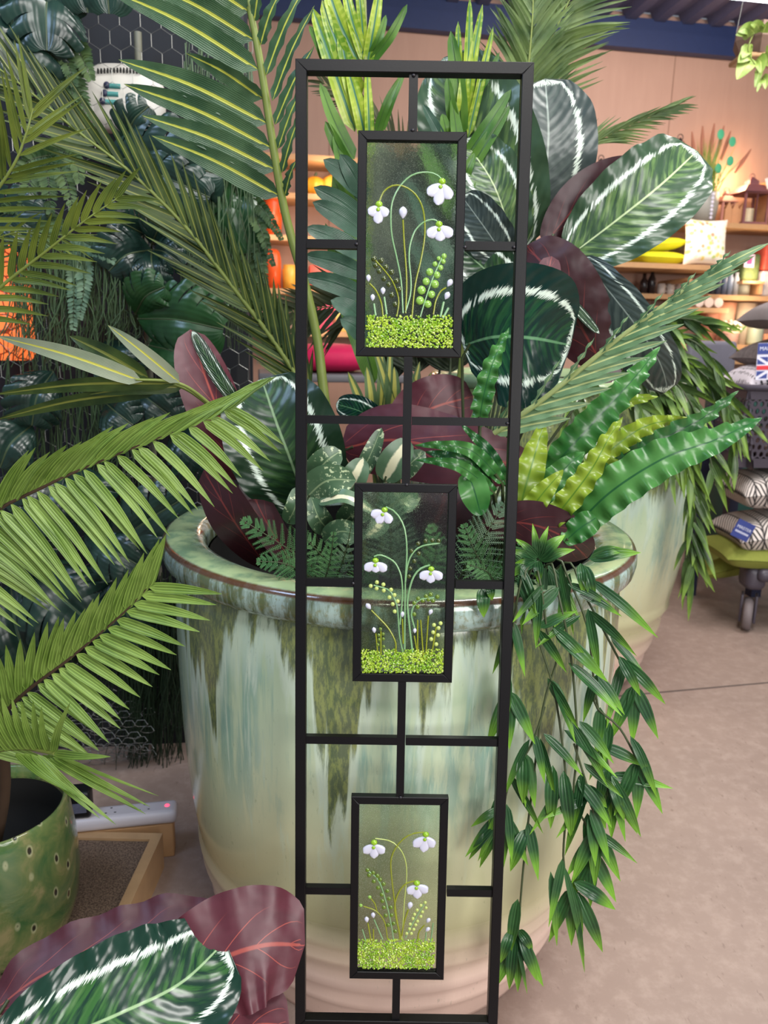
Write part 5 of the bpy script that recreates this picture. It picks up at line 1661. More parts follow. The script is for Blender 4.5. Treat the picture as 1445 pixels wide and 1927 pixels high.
# ------------------------------------------------------------------ rear shelving and goods
def shelf_board(n_label, px0, px1, py, depth=0.30, bracket=True):
    """A shelf whose front top edge lies on the photo line (px0..px1, py)."""
    a, b = wallpt(px0, py, depth), wallpt(px1, py, depth)
    z = (a[2] + b[2]) / 2
    ln = float(np.dot(b - a, bx))
    c = a + bx * ln / 2
    o = thing('display_shelf', n_label, 'shelf', (c[0], c[1], z))
    m = MB()
    m.box(np.array([c[0], c[1], z - 0.016]) + by * depth / 2, (ln, depth, 0.032), BAX)
    m.build('shelf_board', M_['wood'], o, smooth=False)
    if bracket:
        for k in (0.3, 0.75):
            m = MB()
            m.tube([a + bx * ln * k + by * 0.03 - bz * 0.075, a + bx * ln * k + by * depth - bz * 0.075], 0.016, 10)
            m.build('peg', M_['wood'], o)
    return z


ZS = {}
ZS['top'] = shelf_board('wooden shelf carrying the lanterns and the grass vase, topmost on the rear wall', 1095, 1700, 421)
ZS['cushion'] = shelf_board('wooden shelf carrying the yellow and floral cushions', 1080, 1380, 495, 0.44)
ZS['mugs'] = shelf_board('wooden shelf carrying the row of pale mugs', 1150, 1325, 553, 0.26)
ZS['bottles'] = shelf_board('wooden shelf carrying the blue-grey bottles and the green basket', 1332, 1700, 560, 0.30)
ZS['towels'] = shelf_board('short wooden shelf carrying the rolled white towels', 1230, 1372, 578, 0.34, False)
ZS['pots'] = shelf_board('wooden shelf carrying tall terracotta and cream pots', 1270, 1700, 651, 0.30, False)
ZS['boxes'] = shelf_board('lowest wooden shelf with small yellow packets beside the grey chair', 1360, 1700, 679, 0.34, False)
ZS['l1'] = shelf_board('wooden shelf with yellow gourds seen through the top left of the trellis', 430, 760, 365)
ZS['l0'] = shelf_board('dark-shadowed upper wooden shelf seen through the top left of the trellis', 430, 760, 292, 0.32, False)
ZS['l2'] = shelf_board('wooden shelf with orange bottles seen left of the trellis', 430, 760, 445, 0.3, False)
ZS['l3'] = shelf_board('wooden shelf with yellow and pink boxes behind the lower left of the trellis', 430, 760, 545, 0.3, False)
ZS['l4'] = shelf_board('wide pale wooden shelf above the pink cushion', 430, 900, 625, 0.34, False)


def on(px, zkey, off=0.17):
    """Foot point on a shelf below photo column PX."""
    z = ZS[zkey] if isinstance(zkey, str) else zkey
    # march along the wall for the column
    y0 = 100
    best = None
    for py in range(100, 1100, 4):
        q = wallpt(px, py, off)
        if best is None or abs(q[2] - z) < abs(best[2] - z):
            best = q
    return np.array([best[0], best[1], z])


def lathe_thing(name, label, cat, px, zkey, prof, mat, part='body', off=0.17, group=None, n=28):
    c = on(px, zkey, off)
    t = thing(name, label, cat, c, group)
    m = MB()
    m.lathe(prof, c, n)
    m.build(part, mat, t)
    return t, c


wg = plain('grey_ribbed_ceramic', (150, 150, 142), 0.5)
s5 = 5.55 / F       # metres per photo pixel near the rear wall
t, c = lathe_thing('grass_vase', 'grey ribbed vase of green grass and pampas on the topmost shelf', 'vase', 1318, 'top', [(0.005, 0), (0.085, 0), (0.1, 0.1), (0.1, 0.2), (0.095, 0.2), (0.088, 0.12), (0.002, 0.11)], wg)
rnd = random.Random(9)
m = MB()
for k in range(130):
    a = rnd.uniform(0, 6.28)
    r = rnd.random() * 0.07
    p = c + np.array([r * math.cos(a), r * math.sin(a), 0.15])
    L = rnd.uniform(0.2, 0.42)
    d = np.array([rnd.gauss(0, 0.14), rnd.gauss(0, 0.1), 1.0])
    m.leaf([p, p + nrm(d) * L * 0.5, p + nrm(d) * L + np.array([d[0], d[1], 0]) * 0.08], 0.007, (0.2, 0.8), nu=3, nv=6)
m.build('grass', blade('vase_grass', (100, 134, 50), (150, 170, 84), rough=0.6), t)
for (dx_, h_) in ((-0.13, 0.56), (-0.06, 0.60), (0.02, 0.62), (0.09, 0.61), (0.14, 0.58), (0.30, 0.48), (-0.18, 0.50)):
    s = MB()
    tip = c + bx * dx_ + np.array([0, 0, h_])
    s.tube([c + np.array([0, 0, 0.15]), (c + tip) / 2 + np.array([0, 0, 0.08]), tip], 0.003, 5, n=10)
    d = nrm(tip - c)
    s.tube([tip - d * 0.17, tip - d * 0.08, tip + d * 0.02], lambda t_: 0.003 + 0.010 * math.sin(PI * min(1, t_ * 0.9 + 0.08)), 8, n=12)
    s.build('pampas_plume', plain('pampas', (176, 116, 92), 0.9), t)
m = MB()
for (dx_, h_) in ((0.13, 0.46), (0.05, 0.41), (-0.04, 0.40), (0.13, 0.58), (0.04, 0.62)):
    m.blob(c + bx * dx_ - by * 0.06 + np.array([0, 0, h_ - 0.06]), (0.026, 0.004, 0.032), BAX, 12, 8)
    m.tube([c + np.array([0, 0, 0.15]), c + bx * dx_ - by * 0.06 + np.array([0, 0, h_ - 0.06])], 0.0015, 4)
m.build('round_leaf', plain('teal_leaf', (72, 176, 130), 0.6), t)
m = MB()
for k in range(7):
    m.blob(c - by * 0.1 + bx * 0.01 + np.array([0, 0, 0.03 + k * 0.025]), (0.012, 0.01, 0.012), BAX)
m.build('bead_strip', M_['petal'], t)


def lantern(label, px, zkey, w_, h_, mat, off=0.17, tagged=False):
    c = on(px, zkey, off)
    t = thing('candle_lantern', label, 'lantern', c)
    m = MB()
    m.box(c + bz * 0.01, (w_, w_, 0.02), BAX)
    m.box(c + bz * h_ * 0.62, (w_, w_, 0.014), BAX)
    for sx in (-1, 1):
        for sy in (-1, 1):
            m.box(c + bx * sx * w_ * 0.45 + by * sy * w_ * 0.45 + bz * h_ * 0.31, (0.014, 0.014, h_ * 0.62), BAX)
        m.box(c + bx * sx * w_ * 0.0 - by * w_ * 0.46 + bz * h_ * 0.31, (0.01, 0.008, h_ * 0.6), BAX)
    m.build('frame', mat, t, smooth=False)
    m = MB()
    rows = []
    for (k, z) in ((0.62, 0.62), (0.30, 0.78), (0.18, 0.80), (0.18, 0.86), (0.02, 0.95)):
        rows.append([c + bx * sx * w_ * k + by * sy * w_ * k + bz * h_ * z for sx, sy in ((1, 1), (-1, 1), (-1, -1), (1, -1))])
    m.grid(rows, closed=True)
    m.tube([c + bz * h_ * 0.95 + bx * 0.02 * math.cos(a) + bz * 0.02 * math.sin(a) for a in np.linspace(0, 6.28, 10)], 0.003, 5)
    m.build('roof', mat, t, smooth=False)
    m = MB()
    m.tube([c + bz * 0.02, c + bz * h_ * 0.34], w_ * 0.2, 12)
    m.build('candle', plain('ivory_wax', (222, 206, 170), 0.6), t)
    if tagged:
        m = MB()
        a = nrm(bx + 0.4 * bz)
        m.box(c + bx * w_ * 0.35 - by * w_ * 0.62 + bz * h_ * 0.80, (0.075, 0.003, 0.07), [a, by, nrm(np.cross(a, by))])
        m.build('price_tag', plain('white_card', (236, 228, 224), 0.6, var=0.03), t, smooth=False)
    return t


dk = plain('dark_lantern_metal', (52, 38, 38), 0.45)
pk = plain('plum_lantern_wood', (124, 78, 84), 0.5)
rs = plain('rose_lantern_wood', (190, 128, 112), 0.5)
lantern('large plum-coloured lantern with a white price tag on the topmost shelf', 1404, 'top', 0.19, 0.34, pk, 0.17, True)
lantern('small rose-coloured lantern between the grass vase and the large plum lantern', 1360, 'top', 0.10, 0.24, rs)
lantern('dark lantern with a wide roof behind the big ringed leaf, left of its twin', 1218, 'top', 0.15, 0.50, dk)
lantern('dark lantern with a pointed finial behind the tip of the big ringed leaf', 1264, 'top', 0.13, 0.56, dk, 0.2)
lantern('dark squat lantern half hidden left of the maroon leaf back', 1122, 'top', 0.15, 0.40, dk)
c = on(1377, 'top', 0.2)
m = MB()
for k in range(3):
    q = c + bx * (k - 1) * 0.052
    m.box(q + bz * 0.05, (0.05, 0.05, 0.10), BAX)
    m.poly([q - bx * 0.025 - by * 0.025 + bz * 0.10, q + bx * 0.025 - by * 0.025 + bz * 0.10, q - by * 0.025 + bz * 0.15])
    m.poly([q - bx * 0.025 + by * 0.025 + bz * 0.10, q - by * 0.025 + bz * 0.10 + bz * 0.05, q + bx * 0.025 + by * 0.025 + bz * 0.10])
tag(m.build('wooden_ornament', plain('light_ornament_wood', (206, 150, 106), 0.6), smooth=False), 'row of little gabled wooden house ornament between the two reddish lanterns', 'ornament')
c = on(1466, 'top', 0.16)
t = thing('wooden_crate', 'wooden crate with open front at the right edge of the topmost shelf', 'crate', c)
m = MB()
for (a, b, s) in ((-0.13, 0.14, (0.02, 0.24, 0.28)), (0.13, 0.14, (0.02, 0.24, 0.28)), (0, 0.01, (0.28, 0.24, 0.02)), (0, 0.29, (0.28, 0.24, 0.02)), (0, 0.12, (0.24, 0.22, 0.016))):
    m.box(c + bx * a + bz * b, s, BAX)
m.build('crate_boards', M_['wood'], t, smooth=False)
m = MB()
m.box(c + by * 0.115 + bz * 0.15, (0.24, 0.008, 0.26), BAX)
m.build('back_board', plain('dark_crate_back', (62, 46, 40), 0.7), t, smooth=False)


def cushion(m, c, w_, d_, h_, ax, e=0.55):
    """Square cushion with pointed corners."""
    X, Y, Z = [np.array(a, float) for a in ax]
    n = 17
    for s in (1, -1):
        rows, uvs = [], []
        for i in range(n):
            row, ur = [], []
            for j in range(n):
                x, y = -1 + 2 * i / (n - 1), -1 + 2 * j / (n - 1)
                k = ((1 - x ** 4) * (1 - y ** 4)) ** e
                px_ = 1 - 0.09 * (1 - abs(y) ** 2.0)
                py_ = 1 - 0.09 * (1 - abs(x) ** 2.0)
                row.append(np.array(c) + X * x * w_ / 2 * (px_ if abs(x) > 0.6 else 1 - (1 - px_) * abs(x) / 0.6) + Y * y * d_ / 2 * (py_ if abs(y) > 0.6 else 1 - (1 - py_) * abs(y) / 0.6) + Z * s * (h_ / 2 * k + 0.001))
                ur.append((i / (n - 1), j / (n - 1)))
            rows.append(row)
            uvs.append(ur)
        m.grid(rows, uvs, flip=(s > 0))


yel = plain('yellow_cotton', (208, 208, 20), 0.8)
c = on(1232, 'cushion', 0.25)
m = MB()
cushion(m, c + bz * 0.045, 0.34, 0.28, 0.085, BAX)
tag(m.build('cushion', yel), 'bright yellow cushion lying flat on the shelf, lower of the pair', 'cushion')
m = MB()
a = nrm(bx + 0.10 * bz)
cushion(m, c + bz * 0.132 - bx * 0.01, 0.34, 0.26, 0.08, [a, by, np.cross(a, by)])
tag(m.build('cushion', yel), 'bright yellow cushion resting askew on another yellow cushion', 'cushion')
c = on(1276, 'cushion', 0.2)
m = MB()
cushion(m, c + bz * 0.08 + by * 0.03, 0.14, 0.155, 0.06, [bx, bz, by])
tag(m.build('cushion', plain('taupe_knit', (140, 120, 84), 0.9, var=0.4, scale=120)), 'taupe knitted cushion wedged between the yellow and the floral cushions', 'cushion')
fm = NT('floral_cotton')
tc = fm.n('ShaderNodeTexCoord')
vo = fm.n('ShaderNodeTexVoronoi', {'Vector': tc.outputs['UV'], 'Scale': 9.0})
fc_ = fm.ramp(fm.n('ShaderNodeSeparateXYZ', {0: vo.outputs['Color']}).outputs[0], [(0.0, (226, 150, 120)), (0.3, (240, 214, 120)), (0.6, (190, 206, 120)), (0.8, (244, 226, 200)), (1.0, (246, 240, 226))], 'CONSTANT')
fcol = fm.mix(fm.ss(vo.outputs['Distance'], 0.3, 0.55), fc_, lin((248, 242, 226)))
c = on(1322, 'cushion', 0.37)
m = MB()
a = nrm(bz + 0.12 * by)
cushion(m, c + bz * 0.152, 0.31, 0.30, 0.10, [bx, a, np.cross(bx, a)])
tag(m.build('cushion', fm.fin(fcol, 0.85)), 'pale floral cushion propped upright below the grass vase', 'cushion')

mug = plain('pale_stoneware', (214, 200, 188), 0.4)
for k in range(5):
    c = on(1243 + k * 17, 'mugs', 0.15)
    lab = ('leftmost pale mug in the row, next to the dark bottles', 'second pale mug in the row', 'middle pale mug of the row of five', 'fourth pale mug in the row', 'last pale mug at the right end of the row')[k]
    t = thing('mug', lab, 'mug', c, 'pale mugs on the shelf')
    m = MB()
    m.lathe([(0.004, 0), (0.024, 0), (0.027, 0.03), (0.027, 0.075), (0.024, 0.075), (0.022, 0.01)], c, 20)
    m.build('body', mug, t)
    m = MB()
    m.tube([c + bx * 0.026 + bz * 0.06, c + bx * 0.043 + bz * 0.052, c + bx * 0.043 + bz * 0.03, c + bx * 0.026 + bz * 0.02], 0.004, 6, n=10)
    m.build('handle', mug, t)
db = plain('dark_glass_bottle', (44, 34, 34), 0.25)
for k, (px, h_) in enumerate(((1210, 0.14), (1224, 0.17))):
    lathe_thing('bottle', ('short dark bottle at the left end of the mug shelf', 'taller dark bottle beside the row of mugs')[k], 'bottle', px, 'mugs', [(0.003, 0), (0.026, 0), (0.027, h_ * 0.6), (0.011, h_ * 0.8), (0.011, h_), (0.002, h_)], db, off=0.15, n=18)
for k in range(5):
    lathe_thing('bottle', ('dark slate bottle, leftmost of the five on the shelf', 'slate blue bottle, second of the five', 'blue-grey bottle, middle of the five', 'pale blue bottle, fourth of the five', 'palest grey bottle, rightmost of the five')[k], 'bottle', 1338 + k * 11, 'bottles',
                [(0.003, 0), (0.019, 0), (0.02, 0.11), (0.012, 0.135), (0.012, 0.155), (0.002, 0.155)], plain('slate_bottle', ((58, 62, 74), (74, 82, 100), (96, 108, 130), (138, 150, 168), (176, 178, 178))[k], 0.35), off=0.24, n=16, group='bottles on the shelf')
lathe_thing('tin', 'short grey-green tin standing under the green basket ledge', 'tin', 1396, 'bottles', [(0.003, 0), (0.045, 0), (0.045, 0.09), (0.04, 0.095), (0.002, 0.095)], plain('grey_tin', (150, 150, 132), 0.4), off=0.24)
c = on(1402, ZS['bottles'] + 0.10, 0.22)
t = thing('woven_basket', 'green woven basket with a pink label above the grey tin', 'basket', c)
m = MB()
m.bevel_box(c + bz * 0.09, (0.13, 0.12, 0.18), 0.02, BAX, 3)
gb = plain('green_weave', (98, 116, 62), 0.8, var=0.5, scale=90)
m.build('body', gb, t)
m = MB()
m.box(c - bx * 0.03 - by * 0.066 + bz * 0.13, (0.075, 0.004, 0.085), BAX)
m.build('label_card', plain('pink_white_card', (226, 190, 214), 0.6, var=0.25, scale=60), t, smooth=False)
m = MB()
m.box(c - bx * 0.03 - by * 0.069 + bz * 0.13, (0.035, 0.003, 0.045), BAX)
m.build('label_print', plain('magenta_print', (150, 70, 120), 0.6), t, smooth=False)
m = MB()
m.box(c - bz * 0.012, (0.17, 0.2, 0.018), BAX)
m.box(c - bz * 0.056 + bx * 0.07, (0.02, 0.18, 0.07), BAX)
m.build('stand', M_['wood'], t, smooth=False)
c = on(1440, 'bottles', 0.2)
m = MB()
m.bevel_box(c + bz * 0.085, (0.19, 0.16, 0.17), 0.012, BAX)
tag(m.build('gift_box', plain('white_floral_paper', (226, 210, 202), 0.6, var=0.4, scale=40)), 'white patterned box under the red box at the right edge', 'box')
m = MB()
m.bevel_box(c + bz * 0.26, (0.19, 0.16, 0.17), 0.012, BAX)
tag(m.build('gift_box', plain('red_pattern_paper', (206, 84, 62), 0.6, var=0.4, scale=40)), 'red patterned box stacked on the white patterned box', 'box')
for k in range(3):
    c = on(1300 + k * 18, 'towels', 0.22)
    m = MB()
    m.tube([c - by * 0.10 + bz * 0.035, c + by * 0.10 + bz * 0.035], 0.033, 18)
    tag(m.build('rolled_towel', plain('white_towel', (226, 204, 190), 0.9)), ('rolled white towel, leftmost of three on the short shelf', 'rolled white towel in the middle of three', 'rolled white towel, rightmost of three on the short shelf')[k], 'towel', 'rolled towels on the short shelf')
tc_ = plain('terracotta_pot', (186, 128, 104), 0.7)
lathe_thing('tall_pot', 'tall terracotta pot, left one of the brown pair', 'pot', 1330, 'pots', [(0.004, 0), (0.05, 0), (0.062, 0.15), (0.07, 0.28), (0.064, 0.28), (0.056, 0.14), (0.002, 0.1)], tc_, off=0.12)
lathe_thing('tall_pot', 'tall sandy terracotta pot in front of its darker twin', 'pot', 1356, 'pots', [(0.004, 0), (0.055, 0), (0.068, 0.15), (0.078, 0.29), (0.07, 0.29), (0.06, 0.14), (0.002, 0.1)], plain('sandy_terracotta', (208, 156, 126), 0.7), off=0.14)
lathe_thing('tall_pot', 'tall cream pot standing right of the brown pots', 'pot', 1395, 'pots', [(0.004, 0), (0.05, 0), (0.062, 0.15), (0.074, 0.29), (0.067, 0.29), (0.056, 0.14), (0.002, 0.1)], plain('cream_ceramic', (222, 206, 178), 0.5), off=0.13)
lathe_thing('storage_jar', 'squat pale green jar at the right of the pot shelf', 'jar', 1418, 'pots', [(0.004, 0), (0.05, 0), (0.055, 0.02), (0.055, 0.14), (0.05, 0.15), (0.002, 0.15)], plain('pale_green_ceramic', (176, 184, 156), 0.4), off=0.22)
t, c = lathe_thing('flower_pot', 'ribbed pinkish pot of white flowers in front of the cream pot', 'flower pot', 1371, 'pots', [(0.004, 0), (0.05, 0), (0.058, 0.012), (0.054, 0.02), (0.06, 0.03), (0.056, 0.042), (0.062, 0.052), (0.058, 0.064), (0.064, 0.075), (0.06, 0.09), (0.054, 0.09), (0.002, 0.07)], plain('pinkish_ribbed', (188, 146, 128), 0.6), off=0.25)
m = MB()
rnd = random.Random(2)
for k in range(46):
    a, r = rnd.uniform(0, 6.28), rnd.random() * 0.07
    m.blob(c + np.array([r * math.cos(a), r * math.sin(a), 0.10 + rnd.random() * 0.06]), (0.012, 0.012, 0.009), None, 6, 4)
m.build('white_blossom', plain('cream_blossom', (238, 232, 206), 0.7), t)
m = MB()
for k in range(30):
    a, r = rnd.uniform(0, 6.28), rnd.random() * 0.06
    p = c + np.array([r * math.cos(a), r * math.sin(a), 0.07])
    m.leaf([p, p + np.array([rnd.gauss(0, 0.03), rnd.gauss(0, 0.03), 0.07])], 0.016, nu=3, nv=5)
m.build('foliage', M_['midleaf'], t)
lathe_thing('small_pot', 'small orange pot at the right end of the pot shelf', 'pot', 1438, 'pots', [(0.004, 0), (0.035, 0), (0.045, 0.08), (0.04, 0.08), (0.03, 0.02)], plain('orange_clay', (214, 140, 96), 0.6), off=0.22)
for k in range(3):
    c = on(1392 + k * 16, 'boxes', 0.26)
    m = MB()
    m.bevel_box(c + bz * 0.03, (0.05, 0.06, 0.06), 0.004, BAX)
    tag(m.build('packet', plain('yellow_packet', (232, 196, 92), 0.6, var=0.3, scale=60)), ('small yellow packet nearest the grey chair', 'small yellow packet in the middle of the lowest shelf', 'small yellow packet nearest the trolley')[k], 'packet', 'yellow packets on the lowest shelf')
# left-hand goods
oc = plain('orange_glass', (236, 92, 40), 0.3)
lathe_thing('orange_bottle', 'upper orange bottle left of the trellis', 'bottle', 515, 'l2', [(0.004, 0), (0.05, 0), (0.052, 0.20), (0.044, 0.25), (0.03, 0.27), (0.002, 0.27)], oc, off=0.2)
lathe_thing('orange_bottle', 'lower orange bottle left of the trellis', 'bottle', 514, 'l3', [(0.004, 0), (0.05, 0), (0.052, 0.17), (0.044, 0.22), (0.03, 0.24), (0.002, 0.24)], oc, off=0.2)
lathe_thing('yellow_jar', 'yellow jar with pale lid beside the lower orange bottle', 'jar', 545, 'l3', [(0.004, 0), (0.045, 0), (0.047, 0.12), (0.04, 0.13), (0.04, 0.15), (0.002, 0.15)], plain('yellow_jar_glass', (236, 176, 70), 0.4), off=0.2)
for k, (px, r, g_) in enumerate(((592, 0.075, (226, 160, 40)), (628, 0.085, (232, 172, 60)), (660, 0.07, (220, 150, 40)))):
    c = on(px, 'l1', 0.17)
    t = thing('gourd', ('orange-yellow gourd at the left of the three', 'largest yellow gourd, in the middle of the three', 'orange-yellow gourd at the right of the three')[k], 'gourd', c, 'gourds on the shelf')
    m = MB()
    rows = []
    for i in range(11):
        a_ = -PI / 2 + PI * i / 10
        rows.append([c + bz * (r * 0.82 + r * 0.82 * math.sin(a_)) + (bx * math.cos(q) + by * math.sin(q)) * max(r * math.cos(a_) * (1 + 0.06 * math.cos(8 * q)), 1e-4) for q in np.linspace(0, 2 * PI, 32, endpoint=False)])
    m.grid(rows, closed=True)
    m.build('body', plain('gourd_skin', g_, 0.5), t)
    m = MB()
    m.tube([c + bz * r * 1.6, c + bz * (r * 1.95) + bx * 0.012], 0.009, 7)
    m.build('stalk', M_['stem_dark'], t)
for k, (px, zc, col_, w_, h_) in enumerate(((600, 'l3', (222, 84, 70), 0.13, 0.15), (640, 'l3', (236, 190, 80), 0.15, 0.10), (610, 'l4', (226, 70, 110), 0.15, 0.18), (650, 'l4', (240, 206, 110), 0.20, 0.14), (700, 'l4', (226, 190, 90), 0.16, 0.12))):
    c = on(px, zc, 0.2)
    m = MB()
    m.bevel_box(c + bz * h_ / 2, (w_, 0.14, h_), 0.006, BAX)
    o = m.build('gift_box', plain('printed_box', col_, 0.5, var=0.25, scale=25))
    tag(o, ('coral red box on the shelf behind the left column of the trellis', 'flat yellow box beside the coral red box', 'pink box on the wide pale shelf behind the trellis', 'pale yellow box with a green star on the wide pale shelf', 'mustard box behind the top glass panel')[k], 'box')
    if k == 3:
        s = MB()
        pts = []
        for q in range(10):
            r_ = 0.05 if q % 2 == 0 else 0.022
            pts.append(c - by * 0.0725 + bz * (h_ / 2 + r_ * math.cos(q * PI / 5)) + bx * r_ * math.sin(q * PI / 5))
        s.poly(pts)
        s.poly([p - by * 0.002 for p in pts][::-1])
        s.build('star_print', plain('green_print', (70, 176, 80), 0.6), o, smooth=False)
# grey table with pink round cushion
tcn = wallpt(620, 700, 1.2)
tt = thing('side_table', 'grey-topped table carrying the pink round cushion behind the trellis', 'table', (tcn[0], tcn[1], 0))
m = MB()
m.bevel_box(np.array([tcn[0], tcn[1], tcn[2] - 0.02]), (0.75, 0.5, 0.04), 0.008, BAX)
m.build('table_top', plain('grey_laminate', (116, 116, 122), 0.5), tt)
for sx in (-1, 1):
    for sy in (-1, 1):
        m = MB()
        q = np.array([tcn[0], tcn[1], 0]) + bx * sx * 0.33 + by * sy * 0.2
        m.box(q + bz * (tcn[2] - 0.04) / 2, (0.04, 0.04, tcn[2] - 0.04), BAX)
        m.build('leg', plain('navy_leg', (30, 32, 50), 0.5), tt, smooth=False)
m = MB()
m.blob(np.array([tcn[0], tcn[1], tcn[2] + 0.075]), (0.23, 0.2, 0.075), BAX, 32, 12, 0.8)
tag(m.build('round_cushion', plain('hot_pink_velvet', (222, 24, 92), 0.7)), 'hot pink round cushion on the grey table behind the trellis', 'cushion')

# ------------------------------------------------------------------ tall grey chair with navy legs
ct = P(1334, 694, 4.3)
ch = thing('bar_chair', 'tall grey-backed chair with navy legs behind the bushy bamboo plant', 'chair', (ct[0], ct[1], 0))
gpl = plain('grey_leather', (116, 114, 126), 0.5)
nv_ = plain('navy_paint', (34, 38, 66), 0.5)
m = MB()
m.bevel_box(ct, (96 * 4.4 / F, 0.05, 0.30), 0.03, BAX, 4)
m.build('backrest', gpl, ch)
m = MB()
m.bevel_box(np.array([ct[0], ct[1] - 0.24, 0.78]), (0.42, 0.44, 0.08), 0.03, BAX, 3)
m.build('seat', nv_, ch)
for sx in (-1, 1):
    for sy in (-1, 1):
        m = MB()
        b_ = np.array([ct[0] + sx * 0.17 + 0.02, ct[1] - 0.24 + sy * 0.19, 0.0])
        m.box(b_ + bz * 0.37, (0.055, 0.055, 0.74), BAX)
        m.build('leg', nv_, ch, smooth=False)
for sx in (-1, 1):
    m = MB()
    m.box(np.array([ct[0] + sx * 0.11, ct[1], 0.97]), (0.03, 0.03, 0.34), BAX)
    m.build('back_post', nv_, ch, smooth=False)
m = MB()
gcn = P(1450, 735, 4.6)
m.bevel_box(np.array([gcn[0] + 0.25, gcn[1] + 0.2, 0.53]), (0.95, 0.4, 1.06), 0.01, BAX)
tag(m.build('counter_unit', plain('dark_green_paint', (22, 74, 66), 0.5)), 'dark green counter unit between the grey chair and the shopping trolley', 'counter')

# ------------------------------------------------------------------ shopping trolley with cushions
tw = Pz(1402, 1184, 0.0)
TY = float(tw[1])
tr = thing('shopping_trolley', 'dark grey two-tier plastic shopping trolley loaded with cushions at the right edge', 'trolley', (tw[0] + 0.2, tw[1] + 0.1, 0))
gp_ = plain('dark_grey_plastic', (72, 66, 78), 0.45)
ts = 3.62 / F
m = MB()
wc = tw + np.array([0, 0, 0.078])
ring = [(0.04, -0.018), (0.068, -0.02), (0.076, -0.012), (0.078, 0), (0.076, 0.012), (0.068, 0.02), (0.04, 0.018), (0.005, 0.018)]
wax = [np.array([0, 1.0, 0]), np.array([0, 0, 1.0]), np.array([1.0, 0, 0])]
wa_ = math.radians(25)
wax = [np.array([math.sin(wa_), math.cos(wa_), 0]), np.array([0, 0, 1.0]), np.array([math.cos(wa_), -math.sin(wa_), 0])]
m.lathe([(0.004, -0.018)] + ring, wc, 32, wax)
m.build('caster', plain('grey_rubber', (116, 106, 108), 0.6), tr)
m = MB()
m.bevel_box(wc + np.array([0.0, 0.0, 0.03]) + wax[2] * -0.03, (0.012, 0.07, 0.13), 0.004, [wax[2], wax[0], bz])
m.bevel_box(wc + np.array([0.0, 0.0, 0.03]) + wax[2] * 0.03, (0.012, 0.07, 0.13), 0.004, [wax[2], wax[0], bz])
m.build('caster_fork', gp_, tr)
# base tray
bt0 = P(1392, 1062, TY)
zt = bt0[2]
m = MB()
m.bevel_box(np.array([tw[0] + 0.32, TY + 0.12, zt - 0.03]), (0.66, 0.42, 0.06), 0.025, None, 4)
m.bevel_box(np.array([tw[0] + 0.0, TY + 0.0, zt - 0.055]), (0.09, 0.12, 0.11), 0.03, None, 3)
m.build('base_tray', gp_, tr)
m = MB()
wc2 = wc + np.array([0.42, 0.02, 0])
m.lathe([(0.004, -0.018)] + ring, wc2, 32, wax)
m.build('caster', plain('grey_rubber_rear', (116, 106, 108), 0.6), tr)
# basket: rounded wall pierced by rows of hexagonal holes
bk0, bk1 = P(1384, 735, TY), P(1384, 850, TY)
ztop, zbot = bk0[2] + 0.02, bk1[2] - 0.06
bxl = bk0[0]
bw, bd = 0.62, 0.42


def pierced(m, a, b, z0, z1, n_h, n_v, inward, taper=0.06):
    """Panel from plan point a to b between heights z0 and z1: a border and a lattice with hexagonal openings."""
    a, b = np.array(a, float), np.array(b, float)
    inw = np.array(inward, float)

    def pt(u, v, o=0.0):
        k = a * (1 - u) + b * u
        return np.array([k[0], k[1], z0 + (z1 - z0) * v]) + inw * (taper * (1 - v) + o)
    du, dv = 1.0 / n_h, 0.72 / n_v
    for o in (0.0, 0.006):
        m.grid([[pt(u, v, o) for u in np.linspace(0, 1, n_h + 1)] for v in (0.86, 1.0)])
        m.grid([[pt(u, v, o) for u in np.linspace(0, 1, n_h + 1)] for v in (0.0, 0.12)])
    for r in range(n_v):
        for k in range(n_h + 1):
            cu_ = (k + (0.5 if r % 2 else 0.0)) * du
            cv = 0.13 + (r + 0.5) * dv
            if cu_ > 1.0:
                continue
            out_, in_ = [], []
            for q in range(6):
                an = q * PI / 3 + PI / 6
                out_.append((cu_ + du * 0.58 * math.cos(an), cv + dv * 0.68 * math.sin(an)))
                in_.append((cu_ + du * 0.33 * math.cos(an), cv + dv * 0.42 * math.sin(an)))
            cl = lambda p: (min(max(p[0], 0), 1), min(max(p[1], 0.1), 0.88))
            m.grid([[pt(*cl(p)) for p in out_], [pt(*cl(p)) for p in in_], [pt(*cl(p), 0.006) for p in in_]], closed=True)


m = MB()
fl_ = (bxl, TY - 0.12)
fr_ = (bxl + bw, TY - 0.12)
bl_ = (bxl, TY - 0.12 + bd)
br_ = (bxl + bw, TY - 0.12 + bd)
pierced(m, fl_, fr_, zbot, ztop, 22, 8, (0, 1, 0))
pierced(m, bl_, fl_, zbot, ztop, 14, 8, (1, 0, 0))
pierced(m, br_, bl_, zbot, ztop, 22, 8, (0, -1, 0))
m.grid([[(fl_[0] + 0.06, fl_[1] + 0.06, zbot), (fr_[0] - 0.06, fr_[1] + 0.06, zbot)], [(bl_[0] + 0.06, bl_[1] - 0.06, zbot), (br_[0] - 0.06, br_[1] - 0.06, zbot)]])
m.build('basket', gp_, tr, smooth=False)
m = MB()
ring_ = [np.array([x_, y_, ztop]) for x_, y_ in (fr_, fl_, bl_, br_, fr_)]
m.tube(ring_, 0.014, 8)
m.build('basket_rim', gp_, tr)
m = MB()
m.tube([np.array([bxl + 0.30, TY + 0.27, zt - 0.02]), np.array([bxl + 0.30, TY + 0.27, ztop])], 0.02, 10)
m.tube([np.array([bxl + 0.60, TY + 0.27, zt - 0.02]), np.array([bxl + 0.60, TY + 0.27, ztop])], 0.02, 10)
m.build('upright', gp_, tr)
